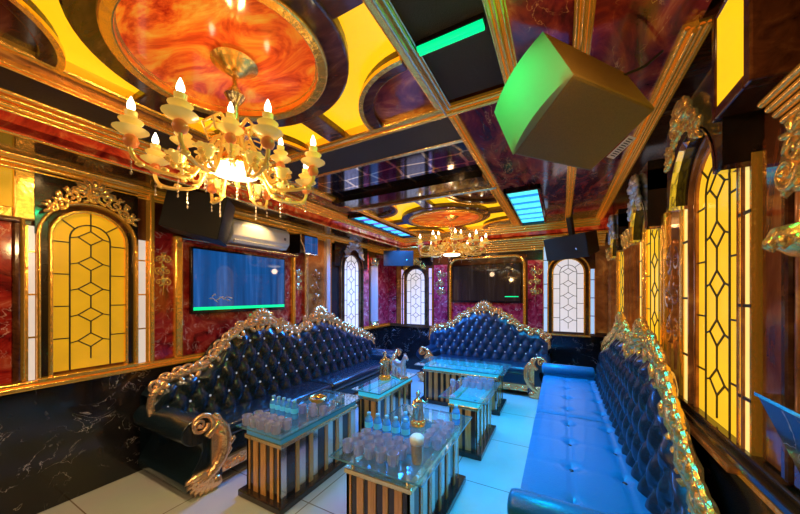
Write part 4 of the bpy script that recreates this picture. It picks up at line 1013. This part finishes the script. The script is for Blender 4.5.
MB().box(-.34, .34, -.19, -.15, .012, .045, rot=Matrix.Rotation(.5, 3, 'X')).build('louvre', 'white', t)
MB().box(.28, .31, -.214, -.208, .12, .15).build('emblem', 'grey', t)
MB().box(-.37, .37, -.16, -.02, .262, .27).build('intake_grille', 'grey', t)
# red marble lintel below the air conditioner
panel('L', 1.52, 2.86, 2.0, 2.045, .1, 'red_marble'); panel('L', 1.5, 2.9, 2.02, 2.035, .115, 'gold_pale')

# ------------------------------------------------------------------ loudspeakers
def loudspeaker(label, loc, rx, rz, W, Hh, D, front='speaker_grille', body='black_matte', taper=.72, bracket=None, ry=0):
    """local: front faces -y, wide along x"""
    t = thing('loudspeaker', label, 'loudspeaker', loc, 0); t.rotation_euler = (rx, ry, rz)
    a, b = W/2, W/2*taper
    MB().hexa([(-a, -D/2, -Hh/2), (a, -D/2, -Hh/2), (a, -D/2, Hh/2), (-a, -D/2, Hh/2), (-b, D/2, -Hh/2*.9), (b, D/2, -Hh/2*.9), (b, D/2, Hh/2*.9), (-b, D/2, Hh/2*.9)]).build('cabinet', body, t, bevel=.008)
    rows = [[(-a*.97+2*a*.97*i/10, -D/2-.004-.02*(1-((i-5)/5)**2), z) for i in range(11)] for z in (-Hh*.48, Hh*.48)]
    rows = [[(p[0], -D/2, p[2]) for p in rows[0]]]+rows+[[(p[0], -D/2, p[2]) for p in rows[1]]]
    MB().grid(rows).build('grille', front, t, smooth=False)
    MB().blob((a*.55, -D/2-.018, -Hh*.1), (.014, .005, .014), sub=1).build('badge', 'chrome', t)
    if bracket: MB().box(-.03, .03, -.03, .03, Hh*.4, Hh/2+bracket).build('bracket', 'black_matte', t)
    return t
loudspeaker('black loudspeaker hung on the left wall beside the white air conditioner', (-2.86, 1.53, 2.2), .2, PI/2+.85, .40, .38, .44, taper=.85)
loudspeaker('black loudspeaker with a violet sheen in the far left corner by the silver column', (-2.72, 5.02, 2.2), .15, .55, .56, .28, .30, bracket=.06)
loudspeaker('black loudspeaker hanging over the right window of the far wall', (.17, 4.88, 2.2), .25, -.62, .62, .32, .40, bracket=.3)
t = thing('loudspeaker', 'big ceiling loudspeaker with a green lit grille beside the green tube', 'loudspeaker', (.02, 1.5, 2.3))
A, B, Cc, D_ = (-.057, 1.292, 2.526), (.043, 1.185, 2.254), (-.176, 1.369, 2.102), (-.276, 1.476, 2.375)
G, E_, F_, H_ = (.256, 1.638, 2.482), (.342, 1.546, 2.246), (.131, 1.723, 2.1), (.045, 1.815, 2.335)
MB().hexa([A, B, Cc, D_, G, E_, F_, H_]).build('cabinet', 'speaker_olive', t, world=True, bevel=.01)
va, vb, vc, vd = map(Vector, (A, B, Cc, D_)); nrm = (vb-va).cross(vd-va).normalized()
if nrm.dot(va-Vector(G)) < 0: nrm = -nrm
rows = []
for j in range(13):
    f = j/12; p, q = va.lerp(vd, f), vb.lerp(vc, f); bul = .028*(1-(2*f-1)**2)
    rows.append([tuple(p+nrm*.002)]+[tuple(p.lerp(q, .02+.96*i/6)+nrm*(bul+.004)) for i in range(7)]+[tuple(q+nrm*.002)])
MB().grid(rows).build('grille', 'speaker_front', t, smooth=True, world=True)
# sticker on the underside near the far edge
e0, e1 = Vector(E_), Vector(F_)
mid = e0.lerp(e1, .55); dn = (Vector(Cc)-Vector(B)).normalized(); inw = (Vector(B)-e0).normalized()
nn = (Vector(B)-Vector(Cc)).cross(e0-Vector(B)).normalized()
if nn.z > 0: nn = -nn
def quad(u0, u1, w0, w1, off): return [tuple(mid+dn*u+(-inw)*w+nn*off) for u, w in ((u0, w0), (u1, w0), (u1, w1), (u0, w1))]
mb = MB(); mb.hexa(quad(-.055, .055, .002, .05, 0)+quad(-.055, .055, .002, .05, .002)); mb.build('sticker', 'white', t, world=True)
mb = MB()
for k in range(9): u = -.045+.0105*k; mb.hexa(quad(u, u+.004, .01, .042, .002)+quad(u, u+.004, .01, .042, .003))
mb.build('sticker_print', 'black_matte', t, world=True)
MB().tube([(.06, 1.55, 2.4), (.05, 1.56, 2.64)], .02, 10).build('bracket', 'black_matte', t, world=True, smooth=True)
MB().tube([(.24, 1.6, 2.45), (.33, 1.66, 2.5), (.4, 1.72, 2.58)], .006, 6).build('cable', 'black_matte', t, world=True, smooth=True)

# black wall box with a curved gold bracket on the left wall, blue LED reflection painted into its glass front as glow
t = thing('wall_box', 'small black wall box with curved gold edge between television and amber mirror', 'wall box', (XL, 3.02, 2.05), PI/2)
MB().box(-.17, .15, -.2, 0, 0, .26, bev=.006).build('box_body', 'black', t)
mb = MB().tube([(-.165, -.205, .25), (-.16, -.206, .16), (-.12, -.206, .1), (-.1, -.206, .01)], .01, 8); mb.tube([(-.1, -.206, .005), (.15, -.206, .005)], .008, 8); mb.build('gold_edge', 'gold_pale', t, smooth=True)
MB().box(-.09, .145, -.206, -.2, .02, .24).build('glass_front', 'tv_blue', t)

# ------------------------------------------------------------------ lights
def lamp(kind, name, loc, col, power, size=.2, sy=None, rot=(0, 0, 0), spot=None):
    l = bpy.data.lights.new(name, kind); l.color = col; l.energy = power
    if kind == 'AREA':
        l.size = size
        if sy: l.shape = 'RECTANGLE'; l.size_y = sy
    else: l.shadow_soft_size = size
    if spot: l.spot_size = spot; l.spot_blend = .6
    o = bpy.data.objects.new(name, l); COL.objects.link(o); o.location = loc; o.rotation_euler = rot; return o
lamp('POINT', 'chandelier_lamp', (-1.35, .88, 1.98), (1, .62, .25), 15, .05)
lamp('POINT', 'chandelier_lamp', (-1.33, 4.02, 1.96), (1, .62, .35), 3, .05)
lamp('POINT', 'candle_lamp', (-1.35, .88, 2.3), (1, .62, .2), 12, .04)
lamp('POINT', 'candle_lamp', (-1.33, 4.02, 2.35), (1, .6, .25), 4, .04)
def led(loc, col, p, sx, sy, spread):
    o = lamp('AREA', 'led_lamp', loc, col, p, sx, sy); o.data.spread = spread
led((-.35, 4.0, 2.55), (.0, .42, 1), 34, .35, 1.6, 1.35)
led((-2.44, 4.1, 2.55), (.02, .25, 1), 150, .28, 1.6, 2.4)
led((-.36, 2.2, 2.55), (.0, .40, 1), 19, .3, .8, 1.25)  # added blue fill over the near seat, no LED panel above it
lamp('AREA', 'green_lamp', (-.405, 1.195, 2.55), (0, 1, .28), 6, .28, .05)
lamp('AREA', 'fill_lamp', (-2.1, -.7, 2.5), (1, .68, .36), 18, 1.0, .8)  # added warm fill behind the camera
lamp('SPOT', 'fill_spot', (-2.3, .85, 2.5), (1, .72, .42), 55, .05, spot=1.15)  # added to brighten the left front floor, no fitting there
lamp('SPOT', 'rear_fill_spot', (-1.2, -1.3, 2.3), (1, .62, .26), 60, .08, rot=Vector((-.25, 2.7, -2.0)).to_track_quat('-Z', 'Y').to_euler(), spot=.75)  # added behind the camera to light the table fronts
lamp('POINT', 'wall_fill', (.15, .9, 2.3), (1, .55, .2), 5, .04)  # added warm fill for the near right wall
for y in (.7, 1.35, 2.2, 3.3, 4.6): lamp('SPOT', 'fill_spot', (-2.82, y, 2.37), (1, .62, .25), 11, .03, rot=(0, .4, 0), spot=1.9)  # added warm wash on the left wall, without fittings
for x in (-2.0, -1.2, -.4): lamp('SPOT', 'fill_spot', (x, 5.25, 2.37), (1, .66, .4), 3, .03, rot=(.3, 0, 0), spot=1.8)  # added fill washing the far wall
for y in (2.4, 3.5): lamp('SPOT', 'fill_spot', (.40, y, 2.56), (1, .55, .2), 8, .03, rot=(0, -.3, 0), spot=1.4)  # added fill washing the right wall
w = bpy.data.worlds.new('World'); SC.world = w; w.use_nodes = True
w.node_tree.nodes['Background'].inputs[0].default_value = (.05, .04, .035, 1)

# ------------------------------------------------------------------ camera
cam = bpy.data.cameras.new('Camera'); co = bpy.data.objects.new('Camera', cam); COL.objects.link(co); SC.camera = co
co.location = (0, 0, 1.5); co.rotation_euler = (PI/2, 0, math.atan(160/300))
cam.sensor_fit = 'HORIZONTAL'; cam.sensor_width = 36; cam.lens = 36*300/800
cam.shift_y = (295-257)/800; cam.clip_start = .02
SC.view_settings.view_transform = 'Standard'; SC.view_settings.look = 'None'; SC.view_settings.exposure = .12; SC.view_settings.gamma = 1
SC.cycles.max_bounces = 8; SC.cycles.transparent_max_bounces = 24; SC.cycles.sample_clamp_indirect = 6
